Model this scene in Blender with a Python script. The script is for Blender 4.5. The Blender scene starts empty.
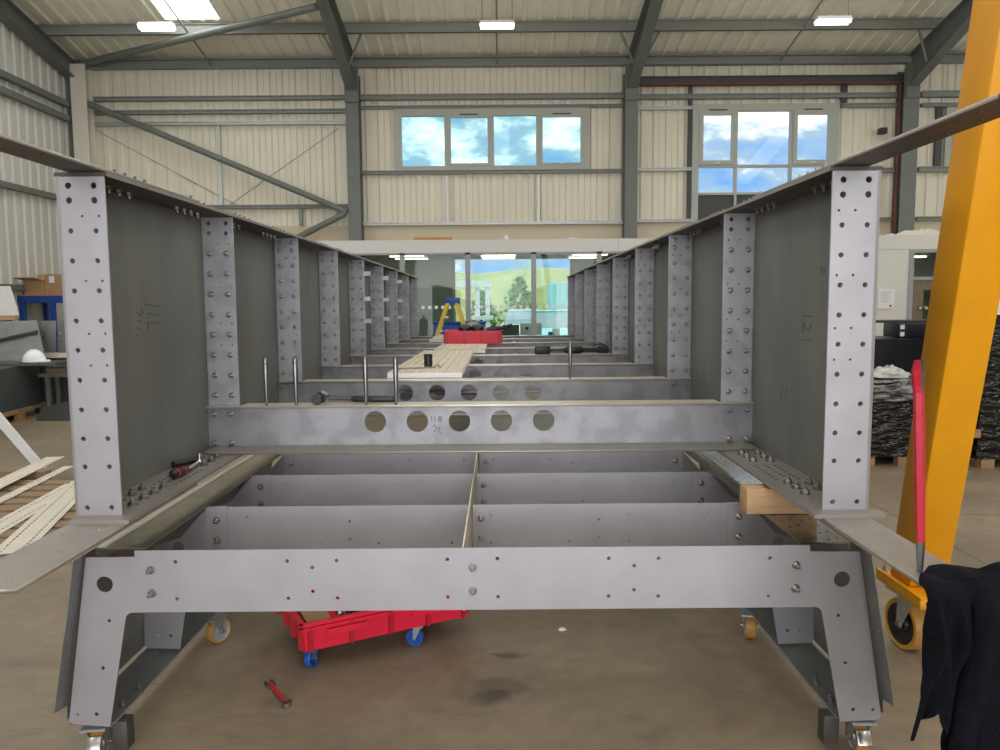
import bpy, bmesh, math, random
from mathutils import Vector, Matrix
random.seed(7)
PI = math.pi
scn = bpy.context.scene
COL = scn.collection
V3 = Vector

# ------------------------------------------------------------------ materials
def mat(name, col, rough=.5, metal=0., var=.0, vscale=6., bump=0., bscale=40., col2=None, spec=.5, emit=0., stretch=None, coat=0., lo=.35, hi=.7, detail=4., bdetail=5., bdist=.02):
    m = bpy.data.materials.new(name); m.use_nodes = True
    nt = m.node_tree; b = nt.nodes['Principled BSDF']
    c = (*col, 1)
    b.inputs['Base Color'].default_value = c
    b.inputs['Roughness'].default_value = rough
    b.inputs['Metallic'].default_value = metal
    b.inputs['Specular IOR Level'].default_value = spec
    if coat: b.inputs['Coat Weight'].default_value = coat
    if emit:
        b.inputs['Emission Color'].default_value = c
        b.inputs['Emission Strength'].default_value = emit
    if var or bump or col2:
        tc = nt.nodes.new('ShaderNodeTexCoord'); mp = nt.nodes.new('ShaderNodeMapping')
        nt.links.new(tc.outputs['Object'], mp.inputs['Vector'])
        if stretch: mp.inputs['Scale'].default_value = stretch
        src = mp.outputs['Vector']
    if var or col2:
        n = nt.nodes.new('ShaderNodeTexNoise'); n.inputs['Scale'].default_value = vscale; n.inputs['Detail'].default_value = detail
        nt.links.new(src, n.inputs['Vector'])
        r = nt.nodes.new('ShaderNodeValToRGB')
        r.color_ramp.elements[0].position = lo; r.color_ramp.elements[1].position = hi
        d = col2 if col2 else tuple(x * (1 - var) for x in col)
        r.color_ramp.elements[0].color = (*d, 1); r.color_ramp.elements[1].color = c
        nt.links.new(n.outputs['Fac'], r.inputs['Fac']); nt.links.new(r.outputs['Color'], b.inputs['Base Color'])
        if var and metal > .2:
            rr = nt.nodes.new('ShaderNodeMapRange'); rr.inputs['To Min'].default_value = rough + .1; rr.inputs['To Max'].default_value = rough - .03
            nt.links.new(n.outputs['Fac'], rr.inputs['Value']); nt.links.new(rr.outputs['Result'], b.inputs['Roughness'])
    if bump:
        n2 = nt.nodes.new('ShaderNodeTexNoise'); n2.inputs['Scale'].default_value = bscale; n2.inputs['Detail'].default_value = bdetail
        nt.links.new(src, n2.inputs['Vector'])
        bp = nt.nodes.new('ShaderNodeBump'); bp.inputs['Strength'].default_value = bump; bp.inputs['Distance'].default_value = bdist
        nt.links.new(n2.outputs['Fac'], bp.inputs['Height']); nt.links.new(bp.outputs['Normal'], b.inputs['Normal'])
    return m

def glass_mat(name, tint=(.95, 1, .98), refl=.06):
    m = bpy.data.materials.new(name); m.use_nodes = True
    nt = m.node_tree; nt.nodes.remove(nt.nodes['Principled BSDF'])
    t = nt.nodes.new('ShaderNodeBsdfTransparent'); t.inputs['Color'].default_value = (*tint, 1)
    g = nt.nodes.new('ShaderNodeBsdfGlossy'); g.inputs['Roughness'].default_value = .02
    mx = nt.nodes.new('ShaderNodeMixShader'); mx.inputs['Fac'].default_value = refl
    nt.links.new(t.outputs[0], mx.inputs[1]); nt.links.new(g.outputs[0], mx.inputs[2])
    nt.links.new(mx.outputs[0], nt.nodes['Material Output'].inputs['Surface'])
    return m

M = {}
M['steel'] = mat('blasted_steel', (.405, .40, .43), .42, .5, .09, 5.0, lo=.36, hi=.64)
M['steel_stain'] = mat('stained_steel', (.395, .395, .42), .42, .5, .16, 9.0, lo=.40, hi=.54, detail=3.)
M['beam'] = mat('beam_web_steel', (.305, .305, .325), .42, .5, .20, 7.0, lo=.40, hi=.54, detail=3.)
M['mill'] = mat('mill_scale_steel', (.23, .233, .215), .5, .4, .22, 3.0, stretch=(1, 1, .4))
M['under'] = mat('shaded_dark_plate', (.095, .085, .075), .5, .3, .3, 5.)  # underside shade painted into the top flange colour; also the dark jack brackets
M['nut'] = mat('dark_nut', (.23, .215, .20), .4, .85)
M['edge'] = mat('flange_steel', (.37, .34, .305), .38, .55, .12, 4.)
M['beamtop'] = mat('lit_beam_top_flange', (.74, .69, .57), .32, .45, .08, 6.)  # reflected wall light painted into the steel as a cream colour
M['galv'] = mat('shiny_channel_steel', (.29, .285, .26), .11, .92, .15, 12.)
M['bolt'] = mat('zinc_bolt', (.31, .30, .285), .30, .92)
M['zinc'] = mat('zinc_plate', (.62, .66, .70), .3, .85, .2, 20.)
M['chrome'] = mat('chrome', (.52, .52, .53), .24, 1.)
M['pin'] = mat('pin_steel', (.27, .27, .275), .34, .95)
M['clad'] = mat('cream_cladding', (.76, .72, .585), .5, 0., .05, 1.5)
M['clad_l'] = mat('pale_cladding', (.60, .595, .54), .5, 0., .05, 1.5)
M['roof'] = mat('cream_roof_sheet', (.93, .89, .73), .5, 0., .05, 1.5)
M['dado'] = mat('beige_board', (.60, .52, .38), .7)
M['frame'] = mat('grey_portal_paint', (.155, .17, .152), .5, 0., .1, 3.)
M['rail'] = mat('grey_rail_paint', (.23, .245, .225), .5)
M['railg'] = mat('galvanised_rail', (.50, .52, .51), .4, .6)
M['dark'] = mat('dark_beam_paint', (.05, .055, .055), .5)
M['redline'] = mat('red_primer', (.22, .05, .045), .6)
M['whitecol'] = mat('cream_column_paint', (.72, .69, .60), .5)
M['upvc'] = mat('grey_window_frame', (.42, .43, .39), .45)
M['glass_t'] = glass_mat('teal_glass', (.80, .96, .96), .012)
M['glass'] = glass_mat('clear_glass', (.93, .97, 1), .012)
M['glass_o'] = glass_mat('office_glass', (.88, .95, .91), .016)
M['office'] = mat('office_white_panel', (.62, .61, .57), .5)
M['office_in'] = mat('office_inner_wall', (.50, .50, .42), .7)
M['office_low'] = mat('office_lower_wall', (.26, .29, .25), .7)
M['mull'] = mat('grey_mullion', (.30, .31, .32), .4)
M['carpet'] = mat('office_carpet', (.10, .11, .12), .9)
M['lamp'] = mat('lamp_tube', (1, .97, .86), .5, emit=7.)
M['olamp'] = mat('office_lamp', (1, .93, .70), .5, emit=6.0)
M['rooflight'] = mat('rooflight_sheet', (1, 1, 1), .5, emit=5.0)
M['white'] = mat('white_plastic', (.78, .78, .78), .35)
M['dots'] = mat('frosted_dots', (.92, .95, .93), .6)
M['timber'] = mat('pale_timber', (.60, .385, .20), .65, 0., .25, 3., stretch=(1, 9, 9))
M['plank'] = mat('weathered_timber', (.36, .24, .13), .75, 0., .45, 3., stretch=(1, 10, 10))
M['pallet'] = mat('pallet_timber', (.42, .26, .12), .75, 0., .35, 4., stretch=(1, 6, 6))
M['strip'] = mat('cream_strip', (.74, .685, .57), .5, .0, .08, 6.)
M['grp'] = mat('beige_deck_panel', (.70, .62, .46), .55, 0., .12, 5.)
M['foam'] = mat('white_panel_edge', (.90, .90, .92), .6)
M['red'] = mat('red_plastic', (.72, .018, .05), .35, 0., .10, 8.)
M['redd'] = mat('dark_red_plastic', (.42, .012, .022), .4, 0., .1, 8.)
M['redpaint'] = mat('red_paint', (.55, .02, .045), .35, 0., .2, 40.)
M['blue'] = mat('blue_wheel', (.015, .10, .42), .35)
M['bluep'] = mat('blue_paint', (.01, .065, .33), .4)
M['yellow'] = mat('gantry_yellow', (.85, .37, .005), .42, 0., .10, 4.)
M['ladder_y'] = mat('ladder_yellow', (.68, .50, .03), .4)
M['pu'] = mat('tan_wheel_tread', (.48, .25, .06), .45, 0., .15, 10.)
M['pue'] = mat('amber_wheel_edge', (.70, .36, .03), .4)
M['black'] = mat('black_plastic', (.012, .012, .014), .4)
M['rubber'] = mat('black_rubber', (.02, .02, .02), .7)
M['cloth'] = mat('black_cloth', (.006, .007, .012), .95, 0., .4, 30., bump=.5, bscale=160., spec=.15)
M['rag'] = mat('beige_rag', (.42, .33, .25), .9, 0., .3, 12., bump=.4, bscale=30.)
M['film'] = mat('black_stretch_film', (.003, .003, .004), .09, 0., bump=1., bscale=6., spec=.6, stretch=(1, 1, 2.6), bdetail=2.5, bdist=.09)
M['filmg'] = mat('grey_stretch_film', (.30, .31, .32), .18, 0., .6, 6., bump=1., bscale=6., spec=.9, stretch=(1, 1, 3.5), bdetail=2., bdist=.06, col2=(.02, .02, .022), lo=.42, hi=.62)
M['bag'] = mat('crumpled_film', (.62, .62, .58), .4, 0., .3, 8., bump=.8, bscale=12.)
M['card'] = mat('brown_cardboard', (.42, .26, .13), .8, 0., .1, 5.)
M['brown'] = mat('brown_door', (.20, .15, .10), .5, 0., .2, 4., stretch=(8, 8, 1))
M['ply'] = mat('orange_board', (.50, .24, .07), .7)
M['dsteel'] = mat('dark_steel_plate', (.125, .142, .14), .42, .4, .25, 3.)
M['msteel'] = mat('grey_bracket_steel', (.27, .28, .27), .45, .5, .2, 5.)
M['hat'] = mat('white_hard_hat', (.85, .85, .86), .25)
M['ink'] = mat('marker_ink', (.035, .035, .035), .8)
M['chalk'] = mat('pen_line', (.10, .105, .10), .8)
M['paper'] = mat('paper', (.75, .75, .76), .8)
M['purple'] = mat('purple_print', (.16, .06, .25), .8)
M['grass'] = mat('grass_bank', (.46, .43, .19), .9, 0., 0., 1.2, col2=(.26, .31, .11), bump=.6, bscale=8.)
M['asphalt'] = mat('yard_tarmac', (.33, .33, .31), .9, 0., .2, 3.)
M['aqua'] = mat('aqua_corrugated_steel', (.40, .72, .72), .5)
M['carpaint'] = mat('pale_car_paint', (.80, .86, .88), .3, .0)
M['carglass'] = mat('car_window', (.30, .37, .39), .15)
M['leaf'] = mat('green_leaves', (.08, .20, .03), .8)
M['screen'] = mat('silver_laptop', (.42, .45, .47), .4, .4)

def floor_mat():
    m = bpy.data.materials.new('polished_concrete'); m.use_nodes = True
    nt = m.node_tree; b = nt.nodes['Principled BSDF']
    L = nt.links.new; N = nt.nodes.new
    tc = N('ShaderNodeTexCoord')
    n1 = N('ShaderNodeTexNoise'); n1.inputs['Scale'].default_value = .8; n1.inputs['Detail'].default_value = 8; n1.inputs['Roughness'].default_value = .65
    n2 = N('ShaderNodeTexNoise'); n2.inputs['Scale'].default_value = 9; n2.inputs['Detail'].default_value = 6
    L(tc.outputs['Object'], n1.inputs['Vector']); L(tc.outputs['Object'], n2.inputs['Vector'])
    r1 = N('ShaderNodeValToRGB'); r1.color_ramp.elements[0].position = .3; r1.color_ramp.elements[1].position = .72
    r1.color_ramp.elements[0].color = (.192, .150, .102, 1); r1.color_ramp.elements[1].color = (.335, .266, .182, 1)
    L(n1.outputs['Fac'], r1.inputs['Fac'])
    r2 = N('ShaderNodeValToRGB'); r2.color_ramp.elements[0].position = .3; r2.color_ramp.elements[1].position = .75
    r2.color_ramp.elements[0].color = (.82, .82, .82, 1); r2.color_ramp.elements[1].color = (1.08, 1.06, 1.04, 1)
    L(n2.outputs['Fac'], r2.inputs['Fac'])
    mu = N('ShaderNodeMix'); mu.data_type = 'RGBA'; mu.blend_type = 'MULTIPLY'; mu.inputs['Factor'].default_value = 1
    L(r1.outputs['Color'], mu.inputs['A']); L(r2.outputs['Color'], mu.inputs['B'])
    last = mu.outputs['Result']
    # oil stains, ring and scuffs with shapes of their own
    sx = N('ShaderNodeSeparateXYZ'); L(tc.outputs['Object'], sx.inputs[0])
    def math_(op, a, bb):
        q = N('ShaderNodeMath'); q.operation = op
        for i, v in enumerate((a, bb)):
            if v is None: continue
            if isinstance(v, (int, float)): q.inputs[i].default_value = v
            else: L(v, q.inputs[i])
        return q.outputs[0]
    nd = N('ShaderNodeTexNoise'); nd.inputs['Scale'].default_value = 5; nd.inputs['Detail'].default_value = 5; L(tc.outputs['Object'], nd.inputs['Vector'])
    wob = math_('MULTIPLY', math_('SUBTRACT', nd.outputs['Fac'], .5), .16)
    def blot(cx, cy, rx, ry, dark, soft=.5, power=1.):
        nonlocal last
        dx = math_('DIVIDE', math_('ADD', math_('SUBTRACT', sx.outputs['X'], cx), wob), rx)
        dy = math_('DIVIDE', math_('ADD', math_('SUBTRACT', sx.outputs['Y'], cy), wob), ry)
        d = math_('SQRT', math_('ADD', math_('MULTIPLY', dx, dx), math_('MULTIPLY', dy, dy)), None)
        mr = N('ShaderNodeMapRange'); mr.inputs['From Min'].default_value = 1 - soft; mr.inputs['From Max'].default_value = 1
        mr.inputs['To Min'].default_value = dark; mr.inputs['To Max'].default_value = 0; L(d, mr.inputs['Value'])
        mx = N('ShaderNodeMix'); mx.data_type = 'RGBA'; L(mr.outputs['Result'], mx.inputs['Factor']); L(last, mx.inputs['A'])
        mx.inputs['B'].default_value = (.05, .042, .035, 1); last = mx.outputs['Result']
    blot(-.05, 3.24, .10, .07, .75, .6)
    blot(0, 3.33, .16, .10, .35, .3)
    blot(.03, 3.64, .13, .045, .7, .6)
    blot(-1.02, 3.22, .10, .10, .35, .9)
    blot(3.3, 5.4, .5, .35, .25, .9)
    blot(-2.6, 3.6, .7, .12, .2, .9)
    for rot, st, wd in ((.6, 9., .0035), (-.9, 11., .003), (2.2, 7., .003)):
        mp2 = N('ShaderNodeMapping'); mp2.inputs['Rotation'].default_value = (0, 0, rot); mp2.inputs['Scale'].default_value = (.5, st * .5, 1)
        L(tc.outputs['Object'], mp2.inputs['Vector'])
        ns = N('ShaderNodeTexNoise'); ns.inputs['Scale'].default_value = .9; ns.inputs['Detail'].default_value = 3; L(mp2.outputs['Vector'], ns.inputs['Vector'])
        da = math_('ABSOLUTE', math_('SUBTRACT', ns.outputs['Fac'], .56), None)
        f = math_('MULTIPLY', math_("LESS_THAN", da, wd), .15)
        mx = N('ShaderNodeMix'); mx.data_type = 'RGBA'; L(f, mx.inputs['Factor']); L(last, mx.inputs['A'])
        mx.inputs['B'].default_value = (.07, .06, .05, 1); last = mx.outputs['Result']
    # saw-cut joints of the slab
    def joint(axis, pos, w=.008):
        nonlocal last
        d = math_('ABSOLUTE', math_('SUBTRACT', sx.outputs[axis], pos), None)
        f = math_('LESS_THAN', d, w)
        f2 = math_('MULTIPLY', f, .75)
        mx = N('ShaderNodeMix'); mx.data_type = 'RGBA'; L(f2, mx.inputs['Factor']); L(last, mx.inputs['A'])
        mx.inputs['B'].default_value = (.06, .052, .045, 1); last = mx.outputs['Result']
    joint('X', 3.26); joint('Y', 6.08); joint('Y', 12.2); joint('X', 9.4); joint('X', -5.9)
    L(last, b.inputs['Base Color'])
    rr = N('ShaderNodeMapRange'); rr.inputs['To Min'].default_value = .36; rr.inputs['To Max'].default_value = .56
    L(n1.outputs['Fac'], rr.inputs['Value']); L(rr.outputs['Result'], b.inputs['Roughness'])
    b.inputs['Specular IOR Level'].default_value = .45
    return m
M['floor'] = floor_mat()

# ------------------------------------------------------------------ builders
ORG = {}
def link(o):
    COL.objects.link(o); return o
def props(o, label=None, cat=None, group=None, kind=None):
    if label: o['label'] = label
    if cat: o['category'] = cat
    if group: o['group'] = group
    if kind: o['kind'] = kind
    return o
def thing(name, label, cat, loc=(0, 0, 0), group=None):
    o = bpy.data.objects.new(name, None); o.empty_display_size = .1; link(o)
    o.location = loc; ORG[o.name] = V3(loc)
    return props(o, label, cat, group)
def org(p):
    return ORG.get(p.name, V3((0, 0, 0))) if p else V3((0, 0, 0))
def finish(name, me, m, parent=None, smooth=True, ang=.6):
    if m: me.materials.append(m)
    if smooth:
        me.shade_smooth(); me.set_sharp_from_angle(angle=ang)
    o = bpy.data.objects.new(name, me); link(o)
    if parent:
        og = org(parent)
        if og.length > 0: me.transform(Matrix.Translation(-og))
        o.parent = parent; ORG[o.name] = og
    return o

class MB:
    def __init__(s): s.b = bmesh.new()
    def verts(s, pts): return [s.b.verts.new(p) for p in pts]
    def face(s, vs):
        try: return s.b.faces.new(vs)
        except ValueError: return None
    def box(s, x0, x1, y0, y1, z0, z1):
        v = s.verts([(x, y, z) for z in (z0, z1) for y in (y0, y1) for x in (x0, x1)])
        for f in ((0, 2, 3, 1), (4, 5, 7, 6), (0, 1, 5, 4), (2, 6, 7, 3), (0, 4, 6, 2), (1, 3, 7, 5)): s.face([v[i] for i in f])
        return s
    def hexa(s, p):          # eight points: bottom ring 4, top ring 4
        v = s.verts(p)
        for f in ((3, 2, 1, 0), (4, 5, 6, 7), (0, 1, 5, 4), (1, 2, 6, 5), (2, 3, 7, 6), (3, 0, 4, 7)): s.face([v[i] for i in f])
        return s
    def loft(s, rings, cap=True, closed=True):
        R = [s.verts(r) for r in rings]
        n = len(R[0])
        for a, b in zip(R, R[1:]):
            for i in range(n if closed else n - 1):
                j = (i + 1) % n
                s.face([a[i], a[j], b[j], b[i]])
        if cap and closed:
            s.face(R[0][::-1]); s.face(R[-1])
        return s
    def prism(s, poly, f, a, b):        # f(u,v,w)->xyz
        return s.loft([[f(u, v, a) for u, v in poly], [f(u, v, b) for u, v in poly]])
    def cyl(s, p0, p1, r0, r1=None, n=14, cap=True):
        r1 = r0 if r1 is None else r1
        p0, p1 = V3(p0), V3(p1); d = (p1 - p0).normalized()
        a = d.orthogonal().normalized(); b = d.cross(a)
        return s.loft([[p + (a * math.cos(2 * PI * i / n) + b * math.sin(2 * PI * i / n)) * r for i in range(n)] for p, r in ((p0, r0), (p1, r1))], cap)
    def tube(s, pts, r, n=10):
        pts = [V3(p) for p in pts]; rs = r if isinstance(r, (list, tuple)) else [r] * len(pts)
        rings = []; a = None
        for i, p in enumerate(pts):
            d = (pts[min(i + 1, len(pts) - 1)] - pts[max(i - 1, 0)]).normalized()
            a = d.orthogonal().normalized() if a is None else (a - d * a.dot(d)).normalized()
            b = d.cross(a)
            rings.append([p + (a * math.cos(2 * PI * k / n) + b * math.sin(2 * PI * k / n)) * rs[i] for k in range(n)])
        return s.loft(rings)
    def lathe(s, prof, c, axis, n=24, cap=True):     # prof: (radius, along axis)
        c = V3(c); d = V3(axis).normalized(); a = d.orthogonal().normalized(); b = d.cross(a)
        return s.loft([[c + d * h + (a * math.cos(2 * PI * i / n) + b * math.sin(2 * PI * i / n)) * max(r, 1e-4) for i in range(n)] for r, h in prof], cap)
    def done(s, name, m, parent=None, smooth=True, bevel=0, ang=.6):
        bmesh.ops.recalc_face_normals(s.b, faces=s.b.faces)
        if bevel: bmesh.ops.bevel(s.b, geom=list(s.b.edges), offset=bevel, segments=2, affect='EDGES', profile=.5)
        me = bpy.data.meshes.new(name); s.b.to_mesh(me); s.b.free()
        return finish(name, me, m, parent, smooth, ang)

def circ(cx, cy, r, n=12):
    return [(cx + r * math.cos(2 * PI * i / n), cy + r * math.sin(2 * PI * i / n)) for i in range(n)]
def slot(cx, cy, r, dx, dy, n=5):
    L = math.hypot(dx, dy); a = math.atan2(dy, dx)
    return [(cx + dx / 2 + r * math.cos(a - PI / 2 + PI * i / n), cy + dy / 2 + r * math.sin(a - PI / 2 + PI * i / n)) for i in range(n + 1)] + \
           [(cx - dx / 2 + r * math.cos(a + PI / 2 + PI * i / n), cy - dy / 2 + r * math.sin(a + PI / 2 + PI * i / n)) for i in range(n + 1)]
def rounded(poly, radii, n=5):
    out = []
    k = len(poly)
    for i, p in enumerate(poly):
        r = radii.get(i, 0)
        if not r: out.append(p); continue
        P = V3((*p, 0)); A = V3((*poly[i - 1], 0)) - P; B = V3((*poly[(i + 1) % k], 0)) - P
        A.normalize(); B.normalize()
        half = A.angle(B) / 2; t = r / math.tan(half)
        c = P + (A + B).normalized() * (r / math.sin(half))
        s0 = P + A * t - c; s1 = P + B * t - c
        for j in range(n + 1):
            q = s0.lerp(s1, j / n).normalized() * r + c
            out.append((q.x, q.y))
    return out
def plate(name, outer, holes, t, m, parent, f, smooth=False):
    """flat plate with real holes; f(u, v, w) maps to world, w from 0 to t"""
    cu = bpy.data.curves.new(name, 'CURVE'); cu.dimensions = '2D'; cu.fill_mode = 'BOTH'; cu.extrude = .5
    for lp in [outer] + holes:
        sp = cu.splines.new('POLY'); sp.points.add(len(lp) - 1); sp.use_cyclic_u = True
        for q, (u, v) in zip(sp.points, lp): q.co = (u, v, 0, 1)
    tmp = bpy.data.objects.new(name, cu)
    me = bpy.data.meshes.new_from_object(tmp)
    bpy.data.objects.remove(tmp); bpy.data.curves.remove(cu)
    me.materials.clear()
    for v in me.vertices: v.co = V3(f(v.co.x, v.co.y, (v.co.z + .5) * t))
    b = bmesh.new(); b.from_mesh(me); bmesh.ops.remove_doubles(b, verts=b.verts, dist=1e-6); bmesh.ops.recalc_face_normals(b, faces=b.faces); b.to_mesh(me); b.free()
    me.name = name
    return finish(name, me, m, parent, smooth)
def grid(name, pts, nu, nv, m, parent=None, thick=0, smooth=True):
    b = MB(); vs = b.verts(pts)
    for i in range(nu - 1):
        for j in range(nv - 1):
            b.face([vs[i * nv + j], vs[(i + 1) * nv + j], vs[(i + 1) * nv + j + 1], vs[i * nv + j + 1]])
    o = b.done(name, m, parent, smooth, ang=3.)
    if thick:
        md = o.modifiers.new('thickness', 'SOLIDIFY'); md.thickness = thick
    return o
def struct(o, label=None):
    o['kind'] = 'structure'
    if label: o['label'] = label
    return o
def rough_noise(p, s, seed=0):
    from mathutils import noise
    return noise.noise(V3(p) * s + V3((seed * 7.3, seed * 3.1, seed)))

# ------------------------------------------------------------------ camera
cam = bpy.data.cameras.new('camera'); co = link(bpy.data.objects.new('camera', cam))
cam.sensor_width = 36; cam.lens = 36 * 751 / 1000; cam.clip_end = 500; cam.clip_start = .05
pitch, yaw, roll = .0930, -.0008, -.0078
co.matrix_world = Matrix.Translation((0, 0, 1.76)) @ (Matrix.Rotation(yaw, 4, 'Z') @ Matrix.Rotation(PI / 2 - pitch, 4, 'X') @ Matrix.Rotation(roll, 4, 'Z'))
scn.camera = co

# ================================================================== HALL
YB, XL, XR, YF = 18.5, -10.16, 16.9, -7.0
EAVE, SL = 7.65, .21
YRIDGE = (YB + YF) / 2
def roofz(y): return EAVE + SL * (YB - y if y > YRIDGE else y - YF)
fl = MB().box(XL - .3, XR + .3, YF - .3, YB + .3, -.2, 0).done('floor', M['floor'], smooth=False); struct(fl)

def clad(b, u0, u1, v0, v1, f, pitch=.30, d=.036, w=(.12, .15, .27, .30)):
    """trapezoidal sheeting; ribs run along v. f(u,v,w)"""
    us = [(u0, 0.)]
    k = math.floor(u0 / pitch)
    while k * pitch < u1:
        o = k * pitch
        for a, h in ((w[0], 0), (w[1], d), (w[2], d), (w[3], 0)):
            if u0 < o + a < u1: us.append((o + a, h))
        k += 1
    us.append((u1, 0.))
    A = b.verts([f(u, v0, h) for u, h in us]); B = b.verts([f(u, v1, h) for u, h in us])
    for i in range(len(us) - 1): b.face([A[i], A[i + 1], B[i + 1], B[i]])
def fb(u, v, h): return (u, YB - h, v)
WIN1 = (-2.46, 2.20, 4.98, 6.43); WIN2 = (4.66, 8.16, 3.55, 6.49); WIN3 = (10.72, 13.2, 4.98, 6.45); WIN4 = (-1.12, 1.80, .35, 2.93)
b = MB()
def wall_with_holes(b, x0, x1, z0, z1, holes, put):
    xs = sorted({x0, x1, *[h[0] for h in holes], *[h[1] for h in holes]})
    for a, c in zip(xs, xs[1:]):
        spans = sorted([(h[2], h[3]) for h in holes if h[0] < (a + c) / 2 < h[1]])
        z = z0
        for s0, s1 in spans:
            if s0 > z: put(b, a, c, z, s0)
            z = s1
        if z < z1: put(b, a, c, z, z1)
wall_with_holes(b, XL, XR, 3.70, EAVE + .05, [WIN1, WIN2, WIN3], lambda b, a, c, z0, z1: clad(b, a, c, z0, z1, fb))
wb = b.done('wall_back', M['clad'], smooth=False); struct(wb)
b = MB()
wall_with_holes(b, XL - .2, XR + .2, 0, EAVE + .05, [WIN1, WIN2, WIN3, WIN4], lambda b, a, c, z0, z1: b.box(a, c, YB + .002, YB + .15, z0, z1))
o = b.done('backing', M['clad'], wb, smooth=False)
b = MB()
wall_with_holes(b, XL, XR, 0, 3.70, [WIN4], lambda b, a, c, z0, z1: b.box(a, c, YB - .03, YB, z0, z1))
o = b.done('lower_board', M['dado'], wb, smooth=False)
SIDE_L = (1.0, 13.0, 4.3, 6.3); SIDE_R = (1.0, 15.0, 4.3, 6.3)  # unseen side wall openings, added for the fill lamps
b = MB(); wall_with_holes(b, YF, YB, 0, roofz(YRIDGE), [SIDE_L], lambda b, a, c, z0, z1: clad(b, a, c, z0, z1, lambda u, v, h: (XL + h, u, min(v, roofz(u) - .02))))
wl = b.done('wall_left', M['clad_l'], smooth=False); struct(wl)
b = MB(); wall_with_holes(b, YF, YB, 0, EAVE, [SIDE_L], lambda b, a, c, z0, z1: b.box(XL - .16, XL - .004, a, c, z0, z1)); b.done('backing', M['clad'], wl, smooth=False)
b = MB(); wall_with_holes(b, YF, YB, 0, roofz(YRIDGE), [SIDE_R], lambda b, a, c, z0, z1: clad(b, a, c, z0, z1, lambda u, v, h: (XR - h, u, min(v, roofz(u) - .02))))
wr = b.done('wall_right', M['clad'], smooth=False); struct(wr)
b = MB(); wall_with_holes(b, YF, YB, 0, EAVE, [SIDE_R], lambda b, a, c, z0, z1: b.box(XR + .004, XR + .16, a, c, z0, z1)); b.done('backing', M['clad'], wr, smooth=False)
b = MB()
DOOR = (-4.2, 4.8, 0, 4.9)
wall_with_holes(b, XL, XR, 0, EAVE + .05, [DOOR], lambda b, a, c, z0, z1: b.box(a, c, YF - .15, YF, z0, z1))
struct(b.done('wall_front', M['clad'], smooth=False))
# roof sheets, with rooflight strips let in, several unseen ones added for light
RL = [(-7.18, -6.0, 8.0, 16.93), (-.5, .55, 7.5, 13.6), (6.2, 7.25, 7.5, 14.6), (12.6, 13.6, 7.5, 14.6), (-3.9, -2.9, 7.5, 14.2), (2.8, 3.8, 7.5, 14.2), (9.4, 10.4, 7.5, 14.4),
      (-7.02, -5.98, -4.5, 4.5), (-.5, .55, -4.5, 4.5), (6.2, 7.25, -4.5, 4.5), (12.6, 13.6, -4.5, 4.5)]
b = MB()
def put_roof(b, a, c, y0, y1):
    for q0, q1 in ((y0, min(y1, YRIDGE)), (max(y0, YRIDGE), y1)):
        if q1 - q0 > .01: clad(b, a, c, q0, q1, lambda u, v, h: (u, v, roofz(v) - h), .333, .038, (.22, .24, .30, .333))
wall_with_holes(b, XL, XR, YF, YB + .1, [r for r in RL], put_roof)
ro = b.done('ceiling', M['roof'], smooth=False); struct(ro)
b = MB()
def put_back(b, a, c, y0, y1):
    for q0, q1 in ((y0, min(y1, YRIDGE)), (max(y0, YRIDGE), y1)):
        if q1 - q0 > .01: b.hexa([(a, q0, roofz(q0) + .01), (c, q0, roofz(q0) + .01), (c, q1, roofz(q1) + .01), (a, q1, roofz(q1) + .01)] + [(a, q0, roofz(q0) + .12), (c, q0, roofz(q0) + .12), (c, q1, roofz(q1) + .12), (a, q1, roofz(q1) + .12)])
wall_with_holes(b, XL - .2, XR + .2, YF - .2, YB + .2, RL, put_back)
b.done('insulation', M['roof'], ro, smooth=False)
for x0, x1, y0, y1 in RL:
    o = MB().hexa([(x0, y0, roofz(y0)), (x1, y0, roofz(y0)), (x1, y1, roofz(y1)), (x0, y1, roofz(y1)), (x0, y0, roofz(y0) + .01), (x1, y0, roofz(y0) + .01), (x1, y1, roofz(y1) + .01), (x0, y1, roofz(y1) + .01)]).done('rooflight', M['rooflight'], smooth=False)
    struct(o, 'translucent rooflight strip let into the sloping roof sheets')

# portal frames: H columns on the back wall, haunched rafters
def hcol(x, y, z1, m, w=.33, d=.36):
    b = MB()
    b.box(x - w / 2, x + w / 2, y - d / 2, y - d / 2 + .02, 0, z1); b.box(x - w / 2, x + w / 2, y + d / 2 - .02, y + d / 2, 0, z1)
    b.box(x - .008, x + .008, y - d / 2 + .02, y + d / 2 - .02, 0, z1)
    return struct(b.done('column', m, smooth=False))
def rafter(x, w=.24, haunch=True):
    b = MB()
    def top(y): return roofz(y) - .24
    y1 = YB - .25
    def bot(y):
        z = top(y) - .38
        if haunch and y > 14.6: z = min(z, 6.72 + (18.15 - y) * .335)
        return z
    ys = [YRIDGE] + [8, 10, 12, 14.6, 15, 15.4, 16, 17, 18.15]
    for t, h in ((lambda y: top(y), -.016), (bot, .016)):
        b.loft([[(x - w / 2, y, t(y)), (x + w / 2, y, t(y)), (x + w / 2, y, t(y) + h), (x - w / 2, y, t(y) + h)] for y in ys])
    b.loft([[(x - .007, y, bot(y)), (x + .007, y, bot(y)), (x + .007, y, top(y)), (x - .007, y, top(y))] for y in ys])
    return struct(b.done('rafter', M['frame'], smooth=False))
for i, x in enumerate((-3.40, 3.15, 9.70)):
    c = hcol(x, YB - .24, 7.2, M['frame'], .30 if x < 9 else .37)
    MB().box(x - .16, x + .16, YB - .47, YB - .40, 6.5, 7.3).done('haunch_plate', M['frame'], c, smooth=False)
    rafter(x)
hcol(16.7, YB - .24, 7.2, M['frame']); rafter(16.7)
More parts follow.
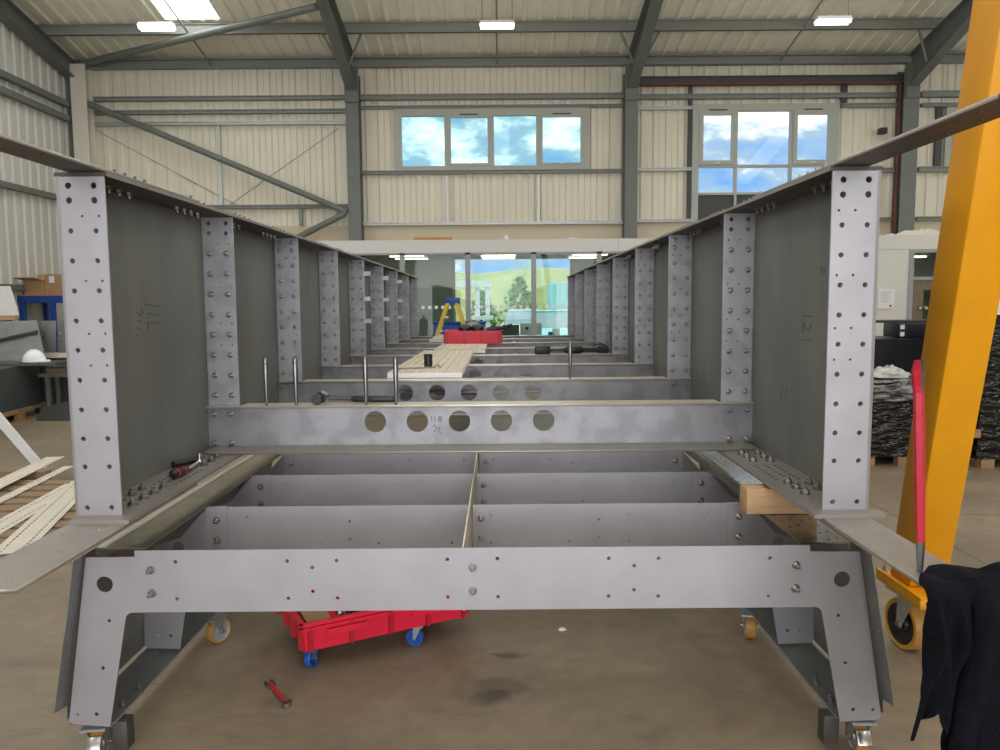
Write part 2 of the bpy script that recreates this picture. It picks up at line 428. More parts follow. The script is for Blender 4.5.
hcol(-9.77, YB - .26, 7.42, M['whitecol'], .36, .34)
rafter(-9.95, .24, False)
for xk in (-3.40, 3.15, 9.70):      # knee stays from the rafter up to the purlin
    for q in (-1, 1):
        struct(MB().cyl((xk + q * .10, 17.35, 7.12), (xk + q * .50, 17.06, roofz(17.05) - .10), .03, n=6).done('rafter_stay', M['rail'], smooth=False))
def zsec(b, x0, x1, y, z0, z1, t=.06):    # Z purlin along X
    b.box(x0, x1, y - t / 2, y + t / 2, z0, z1); b.box(x0, x1, y - t, y, z1 - .02, z1); b.box(x0, x1, y, y + t, z0, z0 + .02)
for y, h in ((17.05, .21), (15.3, .21), (13.5, .24), (11.7, .24), (9.8, .24)):
    b = MB(); zsec(b, XL, XR, y, roofz(y) - .04 - h, roofz(y) - .042)
    o = struct(b.done('purlin', M['rail'], smooth=False))
b = MB(); b.box(XL, XR, YB - .12, YB - .045, EAVE - .27, EAVE - .05); b.box(XL, XR, YB - .22, YB - .12, EAVE - .27, EAVE - .25); b.box(XL, XR, YB - .22, YB - .12, EAVE - .08, EAVE - .05)
struct(b.done('eaves_beam', M['rail'], smooth=False))
for x in (-6.75, 0, 6.7):            # anti-sag rods between purlins and eaves
    struct(MB().cyl((x, 15.3, roofz(15.3) - .2), (x, 18.4, EAVE - .2), .02, n=6).done('sag_rod', M['rail'], smooth=False))
def rail(x0, x1, z0, z1, m='rail', y=YB - .14, dy=.1, lip=True):
    b = MB(); b.box(x0, x1, y, y + dy, z0, z1)
    if lip: b.box(x0, x1, y - .035, y, z1 - .02, z1); b.box(x0, x1, y - .035, y, z0, z0 + .02)
    return struct(b.done('wall_rail', M[m], smooth=False))
LB = (-9.58, -3.55); MBY = (-3.25, 3.0); RB = (3.30, 9.5); QB = (10.1, 16.6)
rail(*LB, 6.65, 6.745, 'rail'); rail(*LB, 6.34, 6.43, 'rail'); rail(*LB, 6.08, 6.16, 'railg'); rail(*LB, 4.12, 4.20, 'rail')
rail(*MBY, 6.63, 6.75, 'rail'); rail(*MBY, 6.43, 6.50, 'rail', YB - .1, .06); rail(*MBY, 4.90, 4.98, 'rail'); rail(*MBY, 3.69, 3.76, 'railg')
rail(*RB, 6.60, 6.71, 'rail'); rail(3.3, 4.64, 6.36, 6.43, 'railg'); rail(8.2, 9.5, 6.38, 6.47, 'rail'); rail(3.3, 4.64, 4.93, 5.0, 'railg'); rail(8.2, 9.5, 4.86, 4.96, 'rail'); rail(3.3, 4.64, 3.72, 3.79, 'railg'); rail(8.2, 9.5, 3.72, 3.79, 'rail')
rail(*QB, 6.60, 6.74, 'rail'); rail(*QB, 6.38, 6.46, 'rail'); rail(*QB, 4.86, 4.98, 'rail'); rail(*QB, 3.72, 3.80, 'rail')
o = rail(3.30, 9.52, 6.90, 7.07, 'dark', YB - .30, .16)
MB().box(3.30, 9.52, YB - .335, YB - .14, 6.885, 6.902).done('bottom_flange', M['redline'], o, smooth=False)
def post(x, z0, z1, m='railg', w=.07, y=YB - .12, d=.075):
    return struct(MB().box(x - w / 2, x + w / 2, y, y + d, z0, z1).done('wall_stud', M[m], smooth=False))
post(-1.22, 3.76, 4.84); post(.97, 3.76, 4.84); post(-6.66, 4.22, 6.1); post(4.60, 3.8, 6.90, 'dark', .09); post(8.26, 6.5, 6.90, 'dark', .14); post(-4.75, 3.7, 4.12, 'rail'); post(-9.0, 3.7, 4.12, 'rail')
post(9.49, 3.3, 6.88, 'redline', .02, YB - .3)
# wind bracing
struct(MB().cyl((-9.62, YB - .32, 6.55), (-3.58, YB - .42, 3.98), .075, n=12).done('wall_brace', M['frame']))
struct(MB().cyl((-3.62, YB - .42, 3.95), (-5.2, YB - .32, 3.2), .075, n=12).done('wall_brace', M['frame']))
struct(MB().cyl((-9.55, 18.1, 7.45), (-3.55, 15.4, 7.63), .075, n=12).done('roof_brace', M['frame']))
for a, c in (((-9.7, 6.05), (-6.3, 4.2)), ((-3.8, 6.0), (-6.5, 4.2))):
    struct(MB().cyl((a[0], YB - .06, a[1]), (c[0], YB - .06, c[1]), .008, n=5).done('stay_cable', M['frame']))
# gable rails on the left wall
for z, h, dd in ((6.50, .13, .14), (6.17, .13, .14), (4.28, .12, .12), (2.2, .12, .12)):
    yw0 = 13.0 if 4.3 < z < 6.3 else YF
    struct(MB().box(XL + .04, XL + .04 + dd, yw0, YB - .45, z - h / 2, z + h / 2).done('wall_rail', M['frame'], smooth=False))
struct(MB().box(XL + .02, XL + .3, YB - .28, YB - .05, 0, 7.2).done('wall_stud', M['frame'], smooth=False))

# windows ------------------------------------------------------------
def window(name, x0, x1, z0, z1, cols, rows, gm, label, sash=(), fw=.16, tw=.06, blank=(), sw=.085):
    root = MB()
    y0, y1 = YB - .10, YB + .06
    root.box(x0, x1, y0, y1, z1 - fw, z1); root.box(x0, x1, y0, y1, z0, z0 + fw * .7)
    root.box(x0, x0 + fw, y0, y1, z0 + fw * .7, z1 - fw); root.box(x1 - fw, x1, y0, y1, z0 + fw * .7, z1 - fw)
    w = struct(root.done(name, M['upvc'], smooth=False), label)
    xs = [x0 + fw] + cols + [x1 - fw]; zs = [z0 + fw * .7] + rows + [z1 - fw]
    for c in cols: MB().box(c - tw / 2, c + tw / 2, y0 + .01, y1 - .01, zs[0], zs[-1]).done('mullion', M['upvc'], w, smooth=False)
    for r in rows: MB().box(xs[0], xs[-1], y0 + .02, y1 - .02, r - tw / 2, r + tw / 2).done('transom', M['upvc'], w, smooth=False)
    for i in range(len(xs) - 1):
        for j in range(len(zs) - 1):
            a, c, d, e = xs[i] + (tw / 2 if i else 0), xs[i + 1] - (tw / 2 if i < len(xs) - 2 else 0), zs[j] + (tw / 2 if j else 0), zs[j + 1] - (tw / 2 if j < len(zs) - 2 else 0)
            if (i, j) in sash:
                s = sw
                f = MB(); f.box(a, c, y0 - .02, y0 + .07, e - s, e).box(a, c, y0 - .02, y0 + .07, d, d + s).box(a, a + s, y0 - .02, y0 + .07, d + s, e - s).box(c - s, c, y0 - .02, y0 + .07, d + s, e - s)
                so = f.done('sash', M['upvc'], w, smooth=False)
                MB().box((a + c) / 2 - .22, (a + c) / 2 + .22, y0 - .03, y0 - .02, e + .0, e + .025).done('trickle_vent', M['black'], so, smooth=False)
                MB().box((a + c) / 2 - .05, (a + c) / 2 + .07, y0 - .05, y0 - .02, d + .03, d + .055).done('handle', M['white'], so, smooth=False)
                a, c, d, e = a + s, c - s, d + s, e - s
            if (i, j) in blank: MB().box(a - .03, c + .03, YB - .03, YB, d - .03, e + .03).done('blank_panel', M['dark'], w, smooth=False)
            else: MB().box(a - .03, c + .03, YB - .012, YB - .002, d - .03, e + .03).done('pane', gm, w, smooth=False)
    return w
window('window_1', *WIN1, [-1.22, -.135, .975], [], M['glass_t'], 'wide four-light strip window high on the back wall', sash=((1, 0), (3, 0)), tw=.10, sw=.055)
window('window_2', *WIN2, [5.72, 7.04], [4.39, 5.04], M['glass'], 'tall six-pane window on the back wall right of the strip window', sash=((0, 2), (2, 2)), blank=((0, 0), (1, 0), (2, 0)), tw=.055, sw=.10)
window('window_3', *WIN3, [12.2], [], M['glass'], 'grey-framed window partly hidden behind the yellow leg', sash=((0, 0),))
window('window_4', *WIN4, [], [], M['glass'], 'added rear office window whose view stands in for a reflection', fw=.06)
post(10.55, 4.98, 6.40, 'dark', .16)

# ceiling lights -----------------------------------------------------
for lx, lz, lab in ((-6.75, 7.31, 'lit strip light hanging beside the rooflight, leftmost of the three'), (.01, 7.30, 'lit strip light above the strip window, middle of the three'), (6.68, 7.33, 'lit strip light above the six-pane window, rightmost of the three')):
    t = thing('ceiling_light', lab, 'ceiling light', (lx, 15.5, lz), 'strip lights under the roof')
    MB().hexa([(lx - .35, 15.38, lz), (lx + .35, 15.38, lz), (lx + .35, 15.62, lz), (lx - .35, 15.62, lz), (lx - .33, 15.42, lz + .07), (lx + .33, 15.42, lz + .07), (lx + .33, 15.58, lz + .07), (lx - .33, 15.58, lz + .07)]).done('housing', M['white'], t, smooth=False)
    for dy in (-.06, .06): MB().cyl((lx - .33, 15.5 + dy, lz - .03), (lx + .33, 15.5 + dy, lz - .03), .028).done('tube', M['lamp'], t)
    for dx in (-.3, .3): MB().cyl((lx + dx, 15.5, lz + .07), (lx + dx, 15.5, roofz(15.5) - .03), .006, n=5).done('hanging_wire', M['frame'], t)
t = thing('security_camera', 'small dark security camera on the back wall right of the six-pane window', 'camera', (9.04, YB - .2, 5.85))
MB().cyl((9.04, YB - .03, 5.85), (9.10, YB - .2, 5.82), .03, n=8).done('bracket', M['white'], t)
MB().box(9.04, 9.20, YB - .36, YB - .16, 5.72, 5.86).done('body', M['black'], t, bevel=.015)

# ================================================================== OFFICE
YO = 15.5
b = MB(); b.box(-3.72, 2.45, YO, YO + .12, 2.83, 3.09); b.box(2.455, 7.0, YO, YO + .12, 2.83, 3.09); b.box(7.005, 12, YO, YO + .12, 2.83, 3.12)
wo = struct(b.done('wall_office', M['office'], smooth=False))
MB().box(2.9, 8.40, YO + .01, YO + .12, 0, 2.83).done('solid_panel', M['office'], wo, smooth=False)
MB().box(-3.72, -3.60, YO + .12, YB, 0, 3.09).done('end_panel', M['office'], wo, smooth=False)
MB().box(11.9, 12, YO + .12, YB, 0, 3.09).done('end_panel', M['office'], wo, smooth=False)
MB().box(-3.60, 12, YO + .12, YB - .03, 2.98, 3.06).done('office_ceiling', M['office'], wo, smooth=False)
MB().box(-3.60, 11.9, YO + .02, YB - .03, .002, .02).done('office_floor', M['carpet'], wo, smooth=False)
b = MB(); wall_with_holes(b, -3.6, 11.9, 2.2, 2.98, [WIN4], lambda b, a, c, z0, z1: b.box(a, c, YB - .07, YB - .032, z0, z1)); b.done('inner_lining', M['office_in'], wo, smooth=False)
b = MB(); wall_with_holes(b, -3.6, 11.9, .02, 2.2, [WIN4], lambda b, a, c, z0, z1: b.box(a, c, YB - .07, YB - .032, z0, z1)); b.done('lower_lining', M['office_low'], wo, smooth=False)
for mx in (-1.97, -.63, .72, 2.06): MB().box(mx - .05, mx + .05, YO - .02, YO + .1, 0, 2.83).done('mullion', M['mull'], wo, smooth=False)
MB().box(-3.6, 2.9, YO - .02, YO + .1, 2.79, 2.83).done('head_rail', M['mull'], wo, smooth=False)
for a, c in ((-3.6, -2.02), (-1.92, -.68), (-.58, .67), (.77, 2.01), (2.11, 2.9)):
    p = MB().box(a, c, YO + .03, YO + .042, 0, 2.79).done('pane', M['glass_o'], wo, smooth=False)
    d = MB(); x = a + .09
    while x < c - .05:
        d.cyl((x, YO + .024, 1.72), (x, YO + .028, 1.72), .036, n=12); x += .135
    d.done('frosted_dots', M['dots'], p, smooth=False)
for lx in (-1.95, 0.0, 1.95):
    t = thing('office_light', {-1.95: 'twin strip ceiling light seen through the left office pane', 0.: 'twin strip ceiling light seen through the middle office pane', 1.95: 'twin strip ceiling light seen through the right office pane'}[lx], 'ceiling light', (lx, 16.6, 2.9), 'office ceiling lights')
    for y in (16.1, 17.0): MB().box(lx - .36, lx + .36, y, y + .09, 2.795, 2.81).done('diffuser', M['olamp'], t, smooth=False)
    MB().box(lx - .4, lx + .4, 16.05, 17.2, 2.812, 2.85).done('housing', M['white'], t, smooth=False)
    MB().cyl((lx, 16.6, 2.85), (lx, 16.6, 2.978), .02, n=6).done('stem', M['white'], t)
# office door on the right
dr = MB(); dr.box(8.40, 8.50, YO - .01, YO + .12, 0, 2.83).box(9.55, 9.62, YO - .01, YO + .12, 0, 2.83).box(8.5, 9.55, YO - .01, YO + .12, 2.76, 2.83).box(8.5, 9.55, YO, YO + .1, 2.20, 2.27)
dj = struct(dr.done('door_1', M['mull'], smooth=False), 'brown office door under a glazed fanlight')
MB().box(8.5, 9.55, YO + .05, YO + .06, 2.27, 2.76).done('fanlight', M['glass_o'], dj, smooth=False)
lf = plate('leaf', [(8.51, .02), (9.54, .02), (9.54, 2.2), (8.51, 2.2)], [[(8.74, .9), (8.92, .9), (8.92, 2.0), (8.74, 2.0)]], .05, M['brown'], dj, lambda u, v, w: (u, YO + .03 + w, v))
MB().box(8.74, 8.92, YO + .05, YO + .06, .9, 2.0).done('vision_pane', M['glass_o'], lf, smooth=False)
MB().lathe([(.0, 0), (.045, 0), (.045, .02), (.03, .05), (0, .055)], (8.66, YO + .03, 1.62), (0, -1, 0), 14).done('knob', M['chrome'], lf)
MB().lathe([(.0, 0), (.045, 0), (.045, .02), (.03, .05), (0, .055)], (8.79, YO + .03, 1.62), (0, -1, 0), 14).done('knob', M['chrome'], lf)
MB().box(9.62, 11.9, YO + .01, YO + .12, 0, 2.83).done('solid_panel', M['office'], wo, smooth=False)
for a, z in ((8.9, 2.9), (10.2, 2.9)):
    t = thing('office_light', 'pale strip light behind the door fanlight' if a < 9 else 'strip light deep inside the office right of the door', 'ceiling light', (a, 16.8, z), 'office ceiling lights')
    MB().box(a - .36, a + .36, 16.4, 16.6, 2.72, 2.74).done('diffuser', M['olamp'], t, smooth=False)
    MB().box(a - .4, a + .4, 16.35, 16.65, 2.742, 2.975).done('housing', M['white'], t, smooth=False)
t = thing('notice', 'white notice sheet with a small purple mark on the white office panel', 'notice', (7.98, YO, 1.85))
MB().box(7.80, 8.13, YO - .006, YO + .008, 1.62, 2.03).done('sheet', M['paper'], t, smooth=False)
b = MB()
for k in range(6): b.box(7.84, 8.05 - .03 * (k % 3), YO - .009, YO - .006, 1.96 - k * .04, 1.967 - k * .04)
b.done('printed_lines', M['msteel'], t, smooth=False)
MB().cyl((8.05, YO - .009, 1.68), (8.05, YO - .006, 1.68), .025, n=10).done('purple_mark', M['purple'], t)
# clutter on the office roof
def lump(name, label, cat, c, r, m, seed, group=None, n=18):
    pts = []; nu, nv = n, n
    b = MB()
    rings = []
    for i in range(nv):
        ph = PI / 2 * i / (nv - 1)
        ring = []
        for j in range(nu):
            th = 2 * PI * j / nu
            k = 1 + .45 * rough_noise((math.cos(th) * 1.3, math.sin(th) * 1.3, ph * 1.2), 1.6, seed)
            ring.append((c[0] + r[0] * math.cos(ph) * math.cos(th) * k, c[1] + r[1] * math.cos(ph) * math.sin(th) * k, c[2] + r[2] * math.sin(ph) * (1 + .5 * rough_noise((math.cos(th), math.sin(th), ph), 2.5, seed + 3))))
        rings.append(ring)
    b.loft(rings)
    return props(b.done(name, m), label, cat, group)
o = MB().box(-1.75, -.95, YO + .25, YO + .8, 3.065, 3.12).box(-1.75, -.95, YO + .25, YO + .27, 3.12, 3.17).done('brown_board', M['ply'], smooth=False); props(o, 'orange brown tray of board lying on the left half of the office roof', 'board')
lump('insulation_scrap', 'cream heap of insulation on the office roof above the brown door', 'insulation', (8.95, YO + .5, 3.062), (.62, .3, .19), M['strip'], 4)
lump('insulation_scrap', 'small white scrap of insulation on the office roof by the grey column', 'insulation', (8.22, YO + .4, 3.062), (.22, .2, .10), M['white'], 9)
lump('plastic_scrap', 'small white wisp of plastic on the office roof above the middle pane', 'plastic scrap', (.17, YO + .3, 3.062), (.06, .06, .13), M['white'], 2)
lump('plastic_scrap', 'low white plastic scrap near the right end of the office roof above glass', 'plastic scrap', (1.55, YO + .3, 3.062), (.2, .1, .07), M['white'], 5)

# office desk things and what stands behind the office window
t = thing('office_desk', 'pale office desk carrying two screens behind the glass', 'desk', (.6, 16.2, 0))
MB().box(-.1, 1.5, 15.85, 16.6, 1.05, 1.08).done('desk_top', M['white'], t, smooth=False)
for x in (-.05, 1.42):
    for y in (15.9, 16.5): MB().box(x, x + .05, y, y + .05, .02, 1.05).done('leg', M['mull'], t, smooth=False)
t = thing('laptop', 'dark silver laptop on the desk behind the middle office pane', 'laptop', (.24, 16.0, 1.08))
MB().hexa([(.07, 16.00, 1.09), (.43, 16.00, 1.09), (.43, 16.012, 1.09), (.07, 16.012, 1.09), (.07, 15.93, 1.34), (.43, 15.93, 1.34), (.43, 15.942, 1.34), (.07, 15.942, 1.34)]).done('lid', M['dsteel'], t, smooth=False)
MB().box(.07, .43, 16.0, 16.26, 1.081, 1.096).done('keyboard_base', M['screen'], t, smooth=False)
t = thing('monitor', 'silver desktop screen seen from behind with a dark emblem', 'monitor', (.68, 16.1, 1.08))
MB().box(.45, .91, 16.03, 16.06, 1.12, 1.37).done('back_shell', M['screen'], t, bevel=.006)
b = MB(); b.lathe([(.0, 0), (.034, 0), (.034, .004), (0, .004)], (.585, 16.03, 1.265), (0, -1, 0), 14); b.lathe([(.0, 0), (.026, 0), (.026, .004), (0, .004)], (.60, 16.03, 1.247), (0, -1, 0), 14); b.box(.575, .64, 16.026, 16.03, 1.268, 1.282); b.done('emblem', M['dark'], t, smooth=False)
MB().box(.64, .72, 16.06, 16.075, 1.082, 1.2).box(.58, .78, 16.03, 16.2, 1.081, 1.09).done('stand', M['screen'], t, smooth=False)
t = thing('mug', 'small blue mug on the desk right of the desktop screen', 'mug', (1.09, 16.0, 1.08))
MB().lathe([(0, 0), (.045, 0), (.045, .1), (.038, .1), (.036, .01), (0, .01)], (1.09, 16.0, 1.081), (0, 0, 1), 16).done('cup', M['bluep'], t)
MB().tube([(1.134, 16, 1.16), (1.165, 16, 1.15), (1.165, 16, 1.11), (1.134, 16, 1.10)], .007, 6).done('handle', M['bluep'], t)
o = MB().box(1.14, 1.30, 16.02, 16.1, 1.081, 1.25).done('paper_box', M['paper'], smooth=False); props(o, 'white paper box beside the blue mug on the desk', 'box')
# step ladder and blue boards in front of the office
t = thing('step_ladder', 'yellow step ladder with a blue top before the office glass', 'ladder', (-.87, 14, 0))
top = (-.87, 14.0, 1.82)
MB().box(-1.0, -.72, 13.85, 14.15, 1.78, 1.90).done('top_cap', M['bluep'], t, bevel=.012)
for y in (13.86, 14.14):
    MB().hexa([(-1.60, y - .02, 0), (-1.53, y - .02, 0), (-1.53, y + .02, 0), (-1.60, y + .02, 0), (-.98, y - .02, 1.8), (-.91, y - .02, 1.8), (-.91, y + .02, 1.8), (-.98, y + .02, 1.8)]).done('front_rail', M['ladder_y'], t, smooth=False)
    MB().hexa([(-.28, y - .02, 0), (-.21, y - .02, 0), (-.21, y + .02, 0), (-.28, y + .02, 0), (-.81, y - .02, 1.8), (-.74, y - .02, 1.8), (-.74, y + .02, 1.8), (-.81, y + .02, 1.8)]).done('rear_rail', M['ladder_y'], t, smooth=False)
for k in range(1, 7):
    x = -1.56 + .62 * k / 7; z = 1.8 * k / 7
    MB().box(x - .03, x + .09, 13.86, 14.14, z - .015, z + .015).done('step', M['zinc'], t, smooth=False)
    x = -.245 - .53 * k / 7
    MB().box(x - .03, x + .03, 13.87, 14.13, z - .02, z + .02).done('rear_brace', M['zinc'], t, smooth=False)
t = thing('storage_bin', 'blue storage bin against the office glass behind the step ladder', 'bin', (-.78, 14.95, 0))
b = MB(); b.box(-1.28, -.27, 14.75, 15.25, 0, 1.40)
b.done('bin_body', M['bluep'], t, bevel=.02)
MB().box(-1.30, -.25, 14.73, 15.27, 1.40, 1.44).done('lid', M['bluep'], t, bevel=.008)
for x in (-1.2, -.75, -.35): MB().box(x - .03, x + .03, 14.735, 14.755, .1, 1.38).done('rib', M['bluep'], t, smooth=False)
t = thing('black_bottle', 'dark bottle standing near the last left post', 'bottle', (-1.72, 13.9, 0))
o = MB().box(-1.84, -1.64, 13.8, 14.0, 0, 1.22).done('stand', M['dsteel'], t, bevel=.01); MB().lathe([(0, 0), (.09, 0), (.10, .05), (.10, .2), (.03, .26), (.03, .3), (0, .3)], (-1.72, 13.9, 1.22), (0, 0, 1), 14).done('bottle_body', M['black'], t)

# outside view beyond the added rear window, standing in for a glass reflection
struct(MB().box(-60, 60, YB + .2, 120, -.25, -.03).done('ground', M['asphalt'], smooth=False))
pts = []; nu, nv = 60, 16
for i in range(nu):
    x = -30 + 60 * i / (nu - 1)
    for j in range(nv):
        v = j / (nv - 1); y = 34 + 9 * v
        h = (3.35 + .4 * math.sin(x * .25 + 1.2) + .35 * rough_noise((x, y, 0), .5)) * math.sin(min(v * 1.25, 1) * PI / 2)
        pts.append((x, y, -.1 + h))
struct(grid('grass_bank', pts, nu, nv, M['grass']), 'grassy bank beyond the rear office window')
def bush(x, y, r, h, seed, label):
    b = MB()
    t = thing('bush', label, 'bush', (x, y, 0))
    MB().cyl((x, y, -.1), (x, y, h * .4), .06, n=6).done('stem', M['plank'], t)
    rnd = random.Random(seed)
    for k in range(420):
        a = rnd.uniform(0, 2 * PI); q = rnd.uniform(.2, 1) ** .5; zz = rnd.uniform(.15, 1) * h
        rad = r * q * math.sin(PI * min(1, .15 + zz / h * .85))
        c = V3((x + rad * math.cos(a), y + rad * math.sin(a), zz)); s = rnd.uniform(.14, .26)
        d = V3((rnd.uniform(-1, 1), rnd.uniform(-1, 1), rnd.uniform(-.5, 1))).normalized(); e = d.orthogonal().normalized() * s * .5
        vs = b.verts([c, c + d * s * .5 + e, c + d * s, c + d * s * .5 - e]); b.face(vs)
    b.done('foliage', M['leaf'], t, smooth=False)
bush(-.75, 33.0, .7, 2.3, 1, 'green bush beyond the office window left of the pale car')
bush(.9, 33.5, .85, 2.9, 2, 'green bush rising behind the pale car')
def car(x, y, lab, m):
    t = thing('car', lab, 'car', (x, y, 0), 'cars parked beyond the office')
    b = MB()
    # cross sections along Y (front faces the hall): half width, bottom, top
    secs = [(0, .70, .35, .72), (.08, .84, .26, .86), (.7, .90, .24, .98), (1.2, .91, .22, 1.03), (3.6, .91, .22, 1.06), (4.2, .86, .28, 1.0), (4.3, .75, .4, .9)]
    b.loft([[(x - w, y + q, z0 + .06), (x - w * .85, y + q, z0), (x + w * .85, y + q, z0), (x + w, y + q, z0 + .06), (x + w, y + q, z1 - .12), (x + w * .8, y + q, z1), (x - w * .8, y + q, z1), (x - w, y + q, z1 - .12)] for q, w, z0, z1 in secs])
    b.done('body', m, t, ang=.9)
    MB().loft([[(x - .78, y + q0, 1.0), (x + .78, y + q0, 1.0), (x + .78, y + q1, 1.0), (x - .78, y + q1, 1.0)] if z < 1.1 else [(x - .60, y + q0, z), (x + .60, y + q0, z), (x + .60, y + q1, z), (x - .60, y + q1, z)] for q0, q1, z in ((1.0, 4.1, 1.0), (1.75, 3.6, 1.52))]).done('windows', M['carglass'], t, smooth=False)
    MB().box(x - .62, x + .62, y + 1.72, y + 3.62, 1.52, 1.57).done('roof', m, t, bevel=.02)
    for sx in (-1, 1):
        for q in (.85, 3.4): MB().lathe([(0, -.1), (.28, -.1), (.32, -.06), (.32, .06), (.28, .1), (0, .1)], (x + sx * .80, y + q, .29), (1, 0, 0), 18).done('wheel', M['rubber'], t)
        MB().box(x + sx * .60 - .16, x + sx * .60 + .16, y + .0, y + .1, .66, .80).done('headlight', M['white'], t, bevel=.02)
    MB().box(x - .4, x + .4, y - .01, y + .06, .42, .62).done('grille', M['black'], t, bevel=.01)
    MB().box(x - .24, x + .24, y - .02, y + .01, .36, .43).done('number_plate', M['paper'], t, smooth=False)
car(.97, 28.0, 'pale silver car seen through the middle office pane', M['carpaint'])
car(1.80, 23.0, 'pale blue car seen through the right office pane', M['aqua'])
b = MB(); clad(b, 2.05, 8, 0, 2.62, lambda u, v, h: (u, 30 - h, v), .2, .05, (.1, .12, .18, .2)); sc_ = b.done('container_side', M['aqua'], smooth=False)
t = thing('shipping_container', 'pale aqua corrugated container beyond the right office pane', 'container', (5, 31.2, 0)); sc_.parent = t; sc_.data.transform(Matrix.Translation((-5, -31.2, 0)))
MB().box(2.05, 8, 30.06, 32.4, -.03, 2.6).done('container_body', M['aqua'], t, smooth=False)
t = thing('trailer_frame', 'white frame standing outside behind the step ladder', 'frame', (-.75, 27, 0))
MB().box(-1.55, -.25, 26.9, 27.2, 2.40, 2.62).done('top_beam', M['white'], t, smooth=False)
for x in (-.85, -.48): MB().box(x, x + .16, 26.95, 27.15, -.03, 2.4).done('post', M['white'], t, smooth=False)
MB().box(-.95, -.2, 26.9, 27.2, 1.24, 1.38).done('cross_beam', M['white'], t, smooth=False)

# ================================================================== BRIDGE
CX = -.104; D1 = 2.72; SP = 1.292
ZT, ZB = 2.227, .996
def camber(y):
    n = min(max((y - D1) / SP, 0), 8.4)
    return .0124 * (1 - ((n - 4) / 4.) ** 2)
YN = [D1 + SP * n for n in range(9)]
YEND = YN[8] + .09

def bolt_mesh(s=1., stub=.016, m='bolt'):
    b = MB()
    b.lathe([(0, 0), (.0165 * s, 0), (.0165 * s, .003 * s), (0, .003 * s)], (0, 0, 0), (0, -1, 0), 14)
    b.lathe([(0, .003 * s), (.0135 * s, .003 * s), (.0135 * s, .012 * s), (.011 * s, .0145 * s), (0, .0145 * s)], (0, 0, 0), (0, -1, 0), 6)
    b.lathe([(0, .0145 * s), (.0072 * s, .0145 * s), (.0072 * s, (.0145 + stub) * s), (.005 * s, (.017 + stub) * s), (0, (.017 + stub) * s)], (0, 0, 0), (0, -1, 0), 10)
    bmesh.ops.recalc_face_normals(b.b, faces=b.b.faces)
    me = bpy.data.meshes.new('bolt'); b.b.to_mesh(me); b.b.free(); me.materials.append(M[m])
    me.shade_smooth(); me.set_sharp_from_angle(angle=.5)
    return me
BOLT = bolt_mesh(); BOLTL = bolt_mesh(1.0, .018); NUT = bolt_mesh(1.25, .006, 'nut'); DBOLT = bolt_mesh(1., .012, 'nut')
def bolt(p, parent, me=None, rot=None, name='bolt'):
    o = bpy.data.objects.new(name, me or BOLT); link(o); o.parent = parent; o.location = V3(p) - org(parent)
    if rot: o.rotation_euler = rot
    return o
def bolts_into(b, pts, s=1., d=(0, -1, 0)):      # many small ones as one part
    for p in pts:
        b.lathe([(0, 0), (.0165 * s, 0), (.0165 * s, .003 * s)], p, d, 8, False)
        b.lathe([(.0135 * s, .003 * s), (.0135 * s, .0135 * s), (0, .0135 * s)], p, d, 6, False)
        b.lathe([(.007 * s, .0135 * s), (.007 * s, .03 * s), (0, .03 * s)], p, d, 6, False)
def strokes(name, lines, m, parent, r=.003):
    b = MB()
    for ln in lines: b.tube(ln, r, 5)
    return b.done(name, m, parent)

